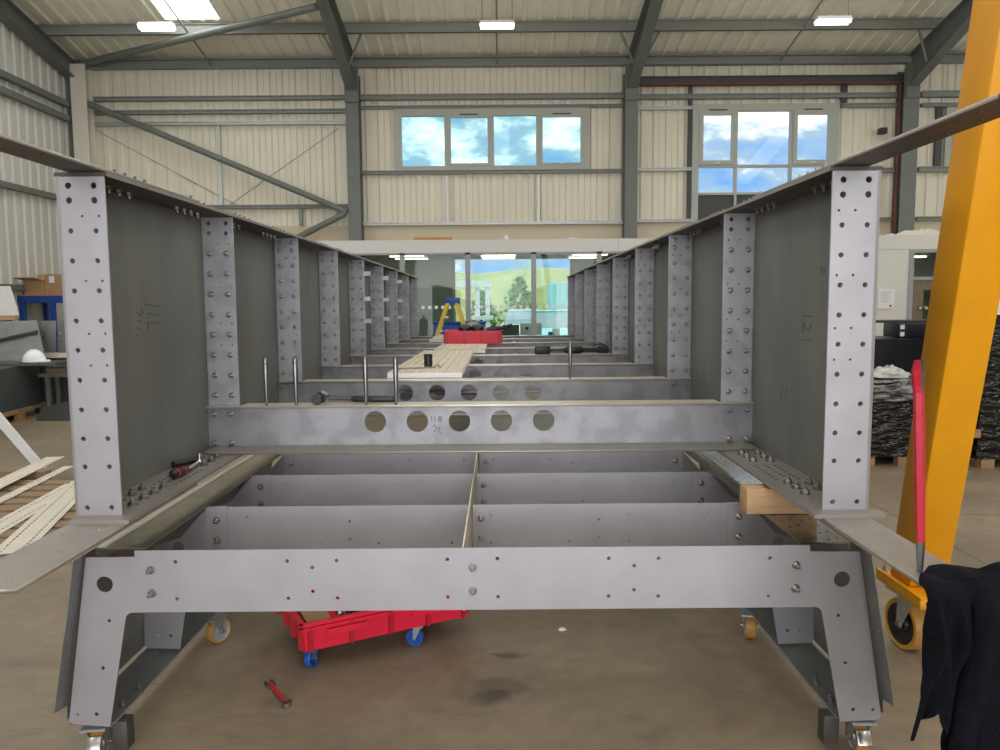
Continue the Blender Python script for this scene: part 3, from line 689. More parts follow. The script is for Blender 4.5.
BIG = [2.194, 2.142, 2.035, 1.929, 1.822, 1.714, 1.608, 1.499, 1.390, 1.283, 1.179, 1.025]
SMALL = [2.087, 1.857, 1.667, 1.552]
def girder(s):
    side = 'left' if s < 0 else 'right'
    X = lambda u: CX + s * u
    t = thing('plate_girder', f'{side} long steel plate girder with nine bolted posts and bare web', 'steel girder', (X(1.46), D1, ZB - .03))
    ys = [2.66, 2.72, 2.724] + [D1 + SP * k / 2 for k in range(1, 17)] + [YEND]
    def strip(u0, u1, z0, z1, y0, y1):
        yy = [y0] + [y for y in ys if y0 < y < y1] + [y1]
        b = MB(); uf = lambda y: (1.456 if s < 0 else 1.50) if (y < 2.722 and z1 == ZB) else u1
        b.loft([[(X(u0), y, z0 + camber(y)), (X(uf(y)), y, z0 + camber(y)), (X(uf(y)), y, z1 + camber(y)), (X(u0), y, z1 + camber(y))] for y in yy]); return b
    web = strip(1.463, 1.474, ZB, ZT, 2.745, YEND).done('web', M['mill'], t, smooth=False)
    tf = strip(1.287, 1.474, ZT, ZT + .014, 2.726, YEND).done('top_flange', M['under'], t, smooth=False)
    bfl = strip(1.240, 1.476, ZB - .014, ZB, 2.655, YEND).done('bottom_flange', M['edge'], t, smooth=False)
    # lapped splice plates running past the first post
    hs = []
    for uo, row in ((1.405, (2.185, 2.26, 2.34, 2.43, 2.53, 2.59, 2.63)), (1.312, (2.075, 2.115, 2.155, 2.255, 2.35, 2.43, 2.53, 2.585, 2.635))):
        for y in row: hs.append(circ(uo, y, .0070, 10))
    ui, uo_ = (1.25, 1.46) if s < 0 else (1.275, 1.438)
    plate('splice_plate', [(ui, 2.035), (uo_, 2.035), (uo_, 3.3), (ui, 3.3)], hs, .014, M['edge'], t, lambda u, v, w: (X(u), v, ZB - .0285 + w + camber(v)))
    hs = [circ(u, y, .008, 10) for u in (1.335, 1.395) for y in (1.98, 2.06, 2.22, 2.3, 2.42, 2.50)]
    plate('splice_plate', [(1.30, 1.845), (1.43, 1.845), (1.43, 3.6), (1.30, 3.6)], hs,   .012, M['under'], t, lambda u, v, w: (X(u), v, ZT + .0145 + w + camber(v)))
    for ob in [tf] + [c for c in t.children if c.name.startswith('splice_plate')][-1:]:
        ob.data.materials.append(M['edge'])  # lit side edges painted lighter than the shaded faces
        for p in ob.data.polygons:
            if abs(p.normal.x) > .9: p.material_index = 1
    nb = 0
    rest = MB()
    for n, y in enumerate(YN):
        c = camber(y)
        out = [(1.295, ZB + c), (1.454, ZB + c), (1.454, ZT + c - .002), (1.295, ZT + c - .002)]
        hs = []
        for z in BIG:
            if n == 0 or (n == 1 and z > 2.1):
                for u in (1.423, 1.333): hs.append(circ(u, z + c, .0118 if z > 2.1 else .0098))
        if n < 4:
            for z in SMALL:
                for u in (1.379, 1.320): hs.append(circ(u, z + c, .0052, 8))
        m = M['steel'] if n == 0 else M['steel_stain']
        st = plate('post', out, hs, .010, m, t, lambda u, v, w: (X(u), y + w, v))
        # folded return along the web with a rounded outer corner
        b = MB(); arc = [(1.454 + .02 * math.sin(a), y + .02 - .02 * math.cos(a)) for a in [PI / 2 * k / 6 for k in range(7)]] + [(1.474, y + .09)]
        arci = [(1.454 + .01 * math.sin(a), y + .02 - .01 * math.cos(a)) for a in [PI / 2 * k / 6 for k in range(7)]] + [(1.464, y + .09)]
        ring = arc + arci[::-1]
        b.loft([[(X(u), yy, ZB + c) for u, yy in ring], [(X(u), yy, ZT + c) for u, yy in ring]])
        b.done('folded_edge', m, st)
        if n >= 2:
            MB().box(min(X(1.296), X(1.454)), max(X(1.296), X(1.454)), y - .005, y, ZT + c - .126, ZT + c).done('cap_plate', m, st, smooth=False)
        if n >= 1:
            for z in BIG:
                if z + c < 1.26: continue
                if n == 1 and z > 2.1: continue
                for u in (1.423, 1.333):
                    p = (X(u), y - (.005 if (n >= 2 and z > 2.1) else 0), z + c)
                    if n <= 3: bolt(p, st); nb += 1
                    else: bolts_into(rest, [p])
    props(rest.done('far_bolts', M['bolt'], t), kind='stuff')
    # nuts on the lower flange of the first bay, in two rows
    for u, row in ((1.405, (2.84, 2.93, 3.02, 3.11, 3.56, 3.65, 3.74)), (1.325, (2.86, 2.95, 3.04, 3.13, 3.57, 3.66, 3.74))):
        for yy in row:
            if s > 0 and yy < 2.9: continue
            bolt((X(u), yy, ZB + camber(yy)), t, NUT, (-PI / 2, 0, 0), 'nut')
    # slotted marks on the lower flange between the nuts
    b = MB()
    for u in (1.395, 1.35, 1.30):
        for yy in [3.20 + .045 * k for k in range(7)]: b.cyl((X(u), yy, ZB + camber(yy) - .001), (X(u), yy, ZB + camber(yy) + .0012), .007, n=8)
    props(b.done('open_holes', M['ink'], t, smooth=False), kind='stuff')
    # bolts through the upper flange
    top = MB(); nn = 0
    for k in range(8):
        for dy in (.16, .24, .32, .40, .86, .94, 1.02, 1.10):
            yy = YN[k] + dy
            p = (X(1.40), yy, ZT + camber(yy)); q = (X(1.335), yy, ZT + .014 + camber(yy) + (.012 if yy < 3.6 else 0))
            if k < 2: bolt(p, t, DBOLT, (PI / 2, 0, 0)); nn += 1
            else: bolts_into(top, [p], 1., (0, 0, -1))
            bolts_into(top, [q], .8, (0, 0, 1))
    props(top.done('flange_bolts', M['nut'], t), kind='stuff')
    if s < 0:
        for n in (4, 5, 6):
            for z in (2.06, 1.80, 1.57):
                y = YN[n]; MB().box(X(1.23), X(1.30), y - .03, y - .004, z + camber(y), z + .045 + camber(y)).done('cleat', M['railg'], t, smooth=False)
        x = X(1.4625)
        strokes('pen_sign', [[(x, 3.34, 1.775), (x, 3.49, 1.765)], [(x, 3.36, 1.735), (x, 3.49, 1.725)], [(x, 3.36, 1.695), (x, 3.49, 1.69)], [(x, 3.36, 1.695), (x, 3.36, 1.662)]], M['chalk'], t, .0022)
        strokes('pen_ticks', [[(x, 3.30, 1.755), (x, 3.32, 1.735)], [(x, 3.27, 1.74), (x, 3.30, 1.725)], [(x, 3.27, 1.705), (x, 3.30, 1.70)], [(x, 3.26, 1.675), (x, 3.29, 1.665)], [(x, 3.25, 1.645), (x, 3.27, 1.635)]], M['chalk'], t, .0022)
    else:
        x = X(1.4625)
        strokes('pen_number', [[(x, 3.25, 1.70), (x, 3.37, 1.70)], [(x, 3.27, 1.665), (x, 3.29, 1.64), (x, 3.33, 1.645), (x, 3.36, 1.675), (x, 3.36, 1.625)], [(x, 3.27, 1.595), (x, 3.37, 1.595)]], M['chalk'], t, .0022)
        strokes('pen_tick', [[(x, 3.16, 1.91), (x, 3.16, 1.88)], [(x, 3.185, 1.91), (x, 3.185, 1.88)]], M['chalk'], t, .0022)
        strokes('pen_tick', [[(x, 3.53, 1.36), (x, 3.54, 1.30)], [(x, 3.58, 1.36), (x, 3.60, 1.29)]], M['chalk'], t, .0022)
    return t
GL = girder(-1); GR = girder(1)

ordn = ['', 'nearest cross beam, with five round holes and four upright pins on it', 'second cross beam from the front, one upright pin on its right half',
        'third cross beam from the front, just beyond the front edge of the long deck panel', 'fourth cross beam from the front, under the long black torque wrench', 'fifth cross beam from the front, under the shorter deck panel', 'sixth cross beam from the front, under the red crate',
        'seventh cross beam from the front, just behind the red crate', 'last cross beam, at the far end of the girders']
for n in range(1, 9):
    y = YN[n]; c = camber(y)
    t = thing('cross_beam', ordn[n], 'cross beam', (CX, y, ZB), 'cross beams between the girders')
    holes = [circ(u, 1.134 + c, .058, 28) for u in (-.566, -.340, -.113, .113, .340)]
    for sx in (-1, 1):
        pass
    plate('web', [(-1.474, ZB + .012 + c), (1.474, ZB + .012 + c), (1.474, 1.214 + c), (-1.474, 1.214 + c)], holes, .010, M['beam'], t, lambda u, v, w: (CX + u, y - .0105 + w, v))
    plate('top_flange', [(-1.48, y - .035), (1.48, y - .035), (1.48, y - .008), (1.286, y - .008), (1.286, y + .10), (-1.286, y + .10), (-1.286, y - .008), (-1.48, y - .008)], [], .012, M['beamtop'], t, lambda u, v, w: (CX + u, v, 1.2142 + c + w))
    plate('bottom_flange', [(-1.40, y - .20), (1.395, y - .20), (1.44, y - .16), (1.44, y - .0), (-1.44, y - .0), (-1.44, y - .16)], [], .0112, M['edge'], t, lambda u, v, w: (CX + u, v, ZB + .0005 + c + w))
    for sx in (-1, 1):
        for u in (1.433, 1.342):
            for z in (1.183, 1.025): bolt((CX + sx * u, y - .011, z + c), t)
    if n == 1:
        x0, z0 = CX + -.262, 1.134 + c; yy = y - .0112
        L = []
        for k in range(2): L.append([(x0 + k * .017, yy, z0 + .028), (x0 + k * .017, yy, z0 + .0)])
        L.append([(x0 + .045 + .007 * math.cos(a), yy, z0 + .021 + .007 * math.sin(a)) for a in [2 * PI * k / 10 for k in range(11)]])
        L.append([(x0 + .045 + .008 * math.cos(a), yy, z0 + .006 + .008 * math.sin(a)) for a in [2 * PI * k / 10 for k in range(11)]])
        L.append([(x0 + .005, yy, z0 - .03), (x0 + .02, yy, z0 - .02), (x0 + .026, yy, z0 - .035), (x0 + .01, yy, z0 - .06)])
        L.append([(x0 + .03, yy, z0 - .04), (x0 + .045, yy, z0 - .03), (x0 + .035, yy, z0 - .055), (x0 + .05, yy, z0 - .065)])
        strokes('pen_number', L[:4], M['ink'], t, .0016); strokes('pen_scribble', L[4:], M['ink'], t, .0016)

# ================================================================== CARRIAGE UNDER THE GIRDERS
YP = 2.76
cf = thing('wheeled_carriage', 'long grey steel carriage with splayed legs on castors under the girders', 'steel frame', (CX, YP, 0))
o_ = [(-1.463, .822), (-1.278, .824), (-1.278, .848), (1.272, .848), (1.272, .824), (1.461, .82), (1.568, .155), (1.408, .148), (1.321, .607), (-1.321, .607), (-1.408, .152), (-1.566, .165)]
o_ = rounded(o_, {6: .02, 9: .03, 8: .03, 11: .02})
hl = [circ(-1.397, .718, .031, 24), circ(1.397, .714, .031, 24)]
for u, z in [(-1.125, .803), (-1.126, .659), (-.704, .803), (-.61, .777), (-.517, .803), (-.704, .657), (-.61, .684), (-.517, .657), (-.098, .804), (-.098, .658), (.091, .806), (.092, .657), (.512, .803), (.608, .774), (.70, .802), (.512, .656), (.608, .68), (.70, .655), (1.121, .80), (1.121, .653),
             (-1.388, .575), (-1.422, .388), (-1.531, .203), (-1.458, .203), (1.388, .572), (1.421, .384), (1.458, .197), (1.534, .196)]: hl.append(circ(u, z, .0075, 10))
U = lambda u, v, w: (CX + u, YP + w, v)
fp = plate('front_portal', o_, hl, .006, M['steel'], cf, U)
for u in (-1.219, -.003, 1.22):
    for z in (.773, .682): bolt((CX + u, YP, z), fp, BOLTL)
MB().box(CX - 1.30, CX - 1.15, YP + .0065, YP + .012, .63, .82).done('end_bracket', M['steel'], cf, smooth=False)
MB().box(CX + 1.15, CX + 1.30, YP + .0065, YP + .012, .63, .82).done('end_bracket', M['steel'], cf, smooth=False)
for k, y in enumerate((3.38, 4.02, 4.62)):
    for sx in (-1, 1):
        leg = rounded([(1.24, .848), (1.375, .70), (1.51, .660), (1.548, .66), (1.568 - .004, .175), (1.40, .170), (1.32, .607), (1.14, .607), (1.14, .848)], {4: .02, 6: .03})
        if sx < 0: leg = [(-u, z) for u, z in leg]
        lp = plate('portal_leg', leg, [circ(sx * 1.385, .655 + .0, .028, 20), circ(sx * 1.44, .235, .0075, 10), circ(sx * 1.50, .235, .0075, 10)], .006, M['steel'], cf, lambda u, v, w: (CX + u, y + w, v))
        br = MB().box(min(CX + sx * 1.245, CX + sx * 1.147), max(CX + sx * 1.245, CX + sx * 1.147), y - .012, y - .0065, .625, .846).done('end_bracket', M['steel'], cf, smooth=False)
        for z in (.786, .692): bolt((CX + sx * 1.197, y - .012, z), br)
        a, c = (-1.135, -.045) if sx < 0 else (-.022, 1.135)
        a2, c2 = (a - .10, c) if sx < 0 else (a, c + .10)
        hh = [circ(a + f * (c - a), z, .0065, 8) for f in (.07, .38, .62, .93) for z in (.80, .67)] + [circ(a + .5 * (c - a), z, .0065, 8) for z in (.775, .69)]
        plate('cross_plate', [(a2, .607), (c2, .607), (c2, .848), (a2, .848)], hh, .005, M['steel'], cf, lambda u, v, w: (CX + u, y - .006 + w, v))
    br = MB().box(CX - .022, CX + .055, y - .012, y - .0065, .625, .846).done('middle_bracket', M['steel'], cf, smooth=False)
    for z in (.786, .692): bolt((CX + .014, y - .012, z), br)
b = MB(); b.box(CX - .042, CX - .036, YP + .01, 3.36, .60, .848); b.box(CX - .042, CX - .036, 3.39, 4.0, .60, .848); b.box(CX - .042, CX - .036, 4.03, 4.6, .60, .848)
b.done('spine_plate', M['strip'], cf, smooth=False)
for sx in (-1, 1):
    X = lambda u: CX + sx * u
    b = MB(); b.box(min(X(1.238), X(1.43)), max(X(1.238), X(1.43)), 2.768, 5.2, .851, .856)
    ch = b.done('rail_channel', M['galv'], cf, smooth=False)
    if sx < 0: MB().box(X(1.428), X(1.392), 2.78, 4.9, .8562, .858).done('reflection_strip', M['strip'], ch, smooth=False)  # cream strip painted in for the bright reflection along the channel
    MB().box(min(X(1.425), X(1.43)), max(X(1.425), X(1.43)), 2.775, 5.2, .80, .851).done('outer_lip', M['galv'], ch, smooth=False)
    if sx > 0:
        b = MB()
        for row, u in enumerate((1.275, 1.32, 1.36, 1.40)):
            for k in range(28): b.cyl((X(u), 2.80 + .085 * k + .02 * (row % 2), .8555), (X(u), 2.80 + .085 * k + .02 * (row % 2), .8567), .005, n=6)
        props(b.done('open_holes', M['ink'], ch, smooth=False), kind='stuff')
    # sloping side skin that projects a little past the front portal
    du, dz = (1.585 - 1.466), (.165 - .834); L_ = math.hypot(du, dz)
    hs = [circ(2.712, L_ * q, .0045, 8) for q in (.1, .27, .45, .63, .80)]
    plate('side_skin', [(2.69, 0), (5.2, 0), (5.2, L_), (2.79, L_), (2.775, L_ * .90), (2.69, L_ * .875)], hs, .003, M['msteel'], cf, lambda u, v, w: (X(1.468 + du * v / L_ + w), u, .834 + dz * v / L_))
    hs = [circ(u, 2.86 + .13 * k, .006, 8) for u in (1.435, 1.475, 1.515) for k in range(17)]
    plate('bottom_rail', [(1.402, 2.78), (1.575, 2.78), (1.575, 5.2), (1.402, 5.2)], hs, .006, M['msteel'], cf, lambda u, v, w: (X(u), v, .150 + w))
    for y in (2.90, 3.04): bolt((X(1.43), y, .156), cf, DBOLT, (-PI / 2, 0, 0))

def caster(parent, x, y, ztop, r, w, ang, tread, hub, brake=True, plate_m='zinc', edge=None):
    """swivel castor with its plate underside at ztop, wheel on the floor"""
    cs = bpy.data.objects.new('castor', None); link(cs); cs.parent = parent; cs.location = V3((x, y, 0)) - org(parent); cs.rotation_euler = (0, 0, ang)
    ORG[cs.name] = V3((0, 0, 0))
    off = r * .35
    MB().box(-r * .75, r * .75, -r * .75, r * .75, ztop - .008, ztop).done('top_plate', M[plate_m], cs, smooth=False)
    MB().lathe([(0, 0), (r * .5, 0), (r * .5, r * .12), (0, r * .12)], (0, 0, ztop - .008 - r * .12), (0, 0, 1), 18).done('swivel_race', M[plate_m], cs)
    zc = r
    for q in (-1, 1):
        f = [(-r * .45, ztop - .008 - r * .12), (r * .45, ztop - .008 - r * .12), (r * .15 + off, zc - r * .12), (off - r * .12, zc - r * .15)]
        b = MB(); b.prism(f, lambda u, v, a: (a, u, v), q * (w / 2 + .006), q * (w / 2 + .010)); b.done('fork', M[plate_m], cs, smooth=False)
    MB().cyl((-w / 2 - .022, off, zc), (w / 2 + .022, off, zc), r * .10, n=10).done('axle', M['bolt'], cs)
    wl_ = MB().lathe([(r * .80, -w / 2), (r * .95, -w / 2), (r, -w * .38), (r, w * .38), (r * .95, w / 2), (r * .80, w / 2)], (0, off, zc), (1, 0, 0), 32, False).done('wheel', M[tread], cs)
    MB().lathe([(r * .16, -w * .5), (r * .30, -w * .5), (r * .36, -w * .36), (r * .70, -w * .36), (r * .80, -w * .5), (r * .80, w * .5), (r * .70, w * .36), (r * .36, w * .36), (r * .30, w * .5), (r * .16, w * .5)], (0, off, zc), (1, 0, 0), 28, False).done('hub', M[hub], wl_)
    if edge: MB().lathe([(r * .80, -w * .505), (r * .965, -w * .505), (r * .965, -w * .49)], (0, off, zc), (1, 0, 0), 32, False).done('tyre_edge', M[edge], wl_)
    if brake:
        b = MB(); b.hexa([(-w * .62, -r * .95, zc + r * .05), (w * .62, -r * .95, zc + r * .05), (w * .62, -r * .5, zc + r * .75), (-w * .62, -r * .5, zc + r * .75), (-w * .62, -r * 1.0, zc + r * .1), (w * .62, -r * 1.0, zc + r * .1), (w * .62, -r * .5, zc + r * .85), (-w * .62, -r * .5, zc + r * .85)])
        b.done('brake_pedal', M['chrome'], cs, bevel=.004)
    return cs
caster(cf, CX - 1.475, 2.79, .148, .062, .045, .12, 'pu', 'zinc')
caster(cf, CX + 1.50, 2.79, .148, .062, .045, -.05, 'pu', 'zinc')
for sx in (-1, 1): MB().box(min(CX + sx * 1.365, CX + sx * 1.425), max(CX + sx * 1.365, CX + sx * 1.425), 2.80, 2.86, .03, .149).done('jack_bracket', M['under'], cf, bevel=.004)
caster(cf, CX - 1.40, 3.80, .148, .066, .045, -.55, 'pu', 'mull', False)
caster(cf, CX + 1.41, 3.80, .148, .066, .052, -.22, 'pu', 'mull', False)

o = MB().box(1.056, 1.36, 3.15, 3.25, .857, .967).done('timber_block', M['timber'], bevel=.004); props(o, 'pale timber block packed between the right flange and the carriage', 'timber block')

o = MB().box(CX - 1.43, CX - 1.25, 5.05, 5.15, .8585, .980).done('timber_block', M['timber'], bevel=.004); props(o, 'added unseen timber packing block under the left flange behind the nearest cross beam', 'timber block')  # hidden block, added so that the left girder has a support
# ================================================================== DECK ITEMS
def deck_panel(x0, x1, y0, y1, z, label):
    t = thing('deck_panel', label, 'deck panel', ((x0 + x1) / 2, y0, z), 'deck panels on the cross beams')
    MB().box(x0, x1, y0, y1, z, z + .036).done('core', M['foam'], t, smooth=False)
    b = MB(); n = max(2, int((x1 - x0) / .06)); w = (x1 - x0) / n
    for k in range(n): b.box(x0 + k * w + .005, x0 + (k + 1) * w - .005, y0 + .001, y1, z + .036, z + .043)
    b.done('ribbed_top', M['grp'], t, smooth=False)
ZD = 1.227
deck_panel(-.815, -.272, 5.44, 8.1, ZD + .009, 'long beige ribbed deck panel with white front edge and a black tube on it')
deck_panel(-.715, -.152, 8.18, 10.15, ZD + .013, 'shorter ribbed deck panel carrying the red crate')
deck_panel(-1.0, -.35, 10.75, 12.6, ZD + .010, 'farthest deck panel, its white end showing left of the red crate')
ZP = ZD + .009 + .043
t = thing('black_tube', 'short upright black tube on the long deck panel', 'tube', (-.56, 5.9, ZP))
MB().lathe([(.024, 0), (.033, 0), (.033, .10), (.024, .10), (.024, 0)], (-.56, 5.9, ZP), (0, 0, 1), 18, False).done('barrel', M['black'], t)
MB().lathe([(.0325, 0), (.035, 0), (.035, .012), (.0325, .012)], (-.56, 5.9, ZP + .088), (0, 0, 1), 18, False).done('collar', M['rubber'], t)
t = thing('steel_rod', 'thin steel rod with a clip end lying across the long deck panel', 'rod', (-.62, 5.75, ZP))
MB().cyl((-.77, 5.70, ZP + .006), (-.50, 5.77, ZP + .006), .0055, n=8).done('shaft', M['pin'], t)
MB().tube([(-.50, 5.77, ZP + .012), (-.47, 5.79, ZP + .022), (-.455, 5.80, ZP + .02), (-.46, 5.78, ZP + .01)], .009, 8).done('clip', M['chrome'], t)

def tray(name, label, L, W, H, wall, cat='crate', nrib=(3, 2), group=None):
    """open plastic crate, local origin at its base centre"""
    t = thing(name, label, cat, (0, 0, 0), group)
    a, c = L / 2, W / 2; i = .93
    b = MB()
    b.loft([[(-a * .97, -c * .97, 0), (a * .97, -c * .97, 0), (a * .97, c * .97, 0), (-a * .97, c * .97, 0)], [(-a, -c, H), (a, -c, H), (a, c, H), (-a, c, H)],
            [(-a + wall, -c + wall, H), (a - wall, -c + wall, H), (a - wall, c - wall, H), (-a + wall, c - wall, H)], [(-a * .97 + wall, -c * .97 + wall, .012), (a * .97 - wall, -c * .97 + wall, .012), (a * .97 - wall, c * .97 - wall, .012), (-a * .97 + wall, c * .97 - wall, .012)]])
    b.done('shell', M['red'], t, smooth=False)
    b = MB()
    for z0, z1, e in ((H - .035, H - .02, .012), (H - .012, H + .004, .016)):
        for sg in (-1, 1):
            b.box(-a - e, a + e, sg * c - (e if sg < 0 else .002), sg * c + (.002 if sg < 0 else e), z0, z1)
            b.box(sg * a - (e if sg < 0 else .002), sg * a + (.002 if sg < 0 else e), -c - e, c + e, z0, z1)
    b.done('rim', M['red'], t, smooth=False)
    for sg in (-1, 1):
        for k in range(nrib[0] + 2):
            x = -a + .035 + (L - .07) * k / (nrib[0] + 1)
            MB().box(x - .008, x + .008, sg * c - .013, sg * c + .013, .003, H - .012).done('rib', M['redd'], t, smooth=False)
        for k in range(nrib[1] + 2):
            y = -c + .035 + (W - .07) * k / (nrib[1] + 1)
            MB().box(sg * a - .013, sg * a + .013, y - .008, y + .008, .003, H - .012).done('rib', M['redd'], t, smooth=False)
        for q in (-1, 1) if L > .8 else ():
            x = q * L * .25
            MB().box(x - .10, x + .10, sg * c - .014, sg * c + .014, H - .075, H - .045).done('grip', M['red'], t, smooth=False)
    return t
ZC = ZD + .013 + .043
t = tray('red_crate', 'red plastic crate on the deck panel with a rag and tools in it', .71, .55, .155, .012, nrib=(2, 2))
t.location = (-.325, 9.63, ZC)
ZI = ZC + .013
t = thing('rag_bag', 'crumpled beige rag bag sitting in the red crate on the deck', 'rag bag', (-.32, 9.6, ZI))
b = MB(); rings = []
for i in range(14):
    ph = -PI / 2 + PI * i / 13
    rings.append([(-.33 + (.155 * math.cos(ph) + .002) * math.cos(th) * (1 + .25 * rough_noise((math.cos(th), math.sin(th), ph), 1.7, 3)), 9.6 + (.12 * math.cos(ph) + .002) * math.sin(th), ZI + .125 + .125 * math.sin(ph) * (1 + .15 * rough_noise((math.cos(th), math.sin(th), ph), 2, 5))) for th in [2 * PI * k / 22 for k in range(22)]])
b.loft(rings).done('cloth_body', M['rag'], t)
for x in (-.43, -.27): MB().lathe([(0, 0), (.075, .0), (.085, .02), (.075, .05), (0, .06)], (x, 9.45, ZI + .155), (0, -.3, 1), 16).done('black_pad', M['black'], t)
t = thing('power_tool', 'black tool poking out of the red crate to the right', 'tool', (-.05, 9.6, ZI))
MB().tube([(-.16, 9.62, ZI + .15), (-.02, 9.62, ZI + .165), (.06, 9.62, ZI + .175)], [.03, .035, .02], 12).done('tool_body', M['black'], t)
MB().tube([(.05, 9.62, ZI + .175), (.12, 9.62, ZI + .19), (.17, 9.62, ZI + .21)], [.022, .028, .02], 10).done('tool_handle', M['rubber'], t)
MB().cyl((-.05, 9.62, ZI), (-.05, 9.62, ZI + .15), .02, n=8).done('tool_grip', M['rubber'], t)

# long torque wrench on the fourth cross beam
zt4 = 1.2262 + camber(YN[4]); yw = YN[4] - .015 + .03
t = thing('torque_wrench', 'long black torque wrench lying on the fourth cross beam', 'wrench', (.8, yw, zt4))
MB().box(.375, .535, yw - .03, yw + .03, zt4, zt4 + .085).done('head_block', M['black'], t, bevel=.008)
MB().tube([(.53, yw, zt4 + .045), (.68, yw, zt4 + .045)], .016, 12).done('shaft', M['dark'], t)
MB().tube([(.67, yw, zt4 + .043), (.70, yw, zt4 + .043), (.72, yw, zt4 + .043), (.86, yw, zt4 + .043), (.88, yw, zt4 + .043)], [.018, .03, .042, .04, .026], 14).done('body', M['black'], t)
MB().tube([(.87, yw, zt4 + .045), (1.03, yw, zt4 + .045), (1.05, yw, zt4 + .048), (1.14, yw, zt4 + .05), (1.15, yw, zt4 + .05)], [.024, .026, .042, .045, .03], 14).done('handle', M['rubber'], t)
MB().tube([(.98, yw, zt4 + .085), (1.02, yw, zt4 + .10), (1.08, yw, zt4 + .105), (1.12, yw, zt4 + .09)], .008, 8).done('trigger_guard', M['black'], t)

# ratchet on the first cross beam
zt1 = 1.2262 + camber(YN[1]); y1_ = YN[1] + .035
t = thing('ratchet', 'black handled ratchet with a chrome socket lying on the nearest cross beam', 'ratchet', (-.8, y1_, zt1))
MB().lathe([(0, 0), (.026, 0), (.028, .004), (.028, .04), (.02, .045), (0, .045)], (-.985, y1_ - .045, zt1 + .028), (0, 1, 0), 18).done('socket', M['black'], t)
MB().lathe([(0, 0), (.03, 0), (.034, .008), (.034, .02), (.026, .03), (0, .03)], (-.965, y1_ + .0, zt1 + .034), (.2, 1, .3), 18).done('ratchet_head', M['bolt'], t)
MB().tube([(-.95, y1_ + .02, zt1 + .034), (-.80, y1_ + .03, zt1 + .026)], [.013, .011], 10).done('shank', M['dark'], t)
MB().tube([(-.81, y1_ + .03, zt1 + .026), (-.79, y1_ + .03, zt1 + .024), (-.58, y1_ + .04, zt1 + .02), (-.56, y1_ + .04, zt1 + .02)], [.012, .019, .018, .013], 12).done('grip', M['black'], t)

pinl = ['upright steel pin on the nearest cross beam, left end of the row of four', 'second upright steel pin from the left on the nearest cross beam', 'third upright steel pin on the nearest cross beam, by the first round hole', 'fourth upright steel pin on the nearest cross beam, left of the second hole']
def pin(x, y, z, label, top=1.492):
    top -= .21
    t = thing('drift_pin', label, 'steel pin', (x, y, z), 'upright steel pins on the cross beams')
    MB().lathe([(0, -.0), (.006, -.0), (.0085, .02), (.0135, .15), (.0135, top + .21 - z - .006), (.011, top + .21 - z), (0, top + .21 - z)], (x, y, z), (0, 0, 1), 16).done('shaft', M['pin'], t)
    MB().lathe([(.0137, 0), (.0145, .002), (.0145, .012), (.0137, .014)], (x, y, top + .21 - .03), (0, 0, 1), 16, False).done('collar', M['bolt'], t)
for (x, tp), lb in zip(((-1.245, 1.492), (-1.087, 1.494), (-.714, 1.492), (-.553, 1.49)), pinl): pin(x, YN[1] - .025, zt1, lb, tp - .003)
pin(.50, YN[2] - .02, 1.2262 + camber(YN[2]), 'single upright steel pin on the second cross beam', 1.50)

# tools on the left lower flange
zf = ZB + .001 + camber(3.5)
t = thing('ratchet', 'red and black handled ratchet lying on the left lower flange', 'ratchet', (-1.45, 3.45, zf))
MB().tube([(-1.452, 3.27, zf + .020), (-1.452, 3.285, zf + .022), (-1.446, 3.37, zf + .019), (-1.442, 3.40, zf + .019)], [.012, .022, .019, .014], 14).done('grip', M['black'], t)
MB().tube([(-1.451, 3.30, zf + .0215), (-1.450, 3.31, zf + .0215)], .0222, 14).done('red_band', M['redpaint'], t)
MB().tube([(-1.447, 3.365, zf + .0195), (-1.446, 3.375, zf + .0195)], .0202, 14).done('red_band', M['redpaint'], t)
MB().tube([(-1.442, 3.395, zf + .019), (-1.452, 3.56, zf + .014)], [.010, .009], 10).done('shank', M['chrome'], t)
MB().lathe([(0, 0), (.022, 0), (.024, .006), (.022, .026), (0, .028)], (-1.454, 3.585, zf), (0, 0, 1), 18).done('ratchet_head', M['chrome'], t)
MB().lathe([(0, 0), (.013, 0), (.013, .03), (0, .03)], (-1.454, 3.585, zf + .027), (0, 0, 1), 12).done('socket', M['chrome'], t)
t = thing('black_socket', 'black tube lying against the left web behind the ratchet', 'socket', (-1.5, 3.55, zf))
MB().tube([(-1.545, 3.50, zf + .018), (-1.485, 3.60, zf + .018)], .0175, 14).done('barrel', M['black'], t)
MB().tube([(-1.487, 3.597, zf + .018), (-1.483, 3.604, zf + .018)], .0182, 14).done('rim', M['rubber'], t)

# pry bar standing through a hole of the right splice plate
zs = ZB - .0145
t = thing('pry_bar', 'red hexagonal pry bar standing upright in the right splice plate', 'pry bar', (1.21, 2.11, zs))
b = MB()
def hexring(c, r, rx=1., ry=1.): return [(c[0] + r * rx * math.cos(PI / 6 + PI / 3 * k), c[1] + r * ry * math.sin(PI / 6 + PI / 3 * k), c[2]) for k in range(6)]
b.loft([hexring((1.2045, 2.10, 1.075), .0125), hexring((1.195, 2.10, 1.25), .0145), hexring((1.181, 2.10, 1.505), .0145), hexring((1.176, 2.098, 1.525), .0145)])
bar = b.done('bar', M['redpaint'], t, smooth=False)
MB().loft([hexring((1.2085, 2.103, zs + .001), .008), hexring((1.2045, 2.10, 1.08), .0124)]).done('bare_point', M['pin'], t, smooth=False)
MB().loft([hexring((1.176, 2.098, 1.525), .0145), hexring((1.165, 2.085, 1.57), .015, 1, .8), hexring((1.153, 2.06, 1.600), .012, 1, .3)]).done('bent_claw', M['redpaint'], t, smooth=False)
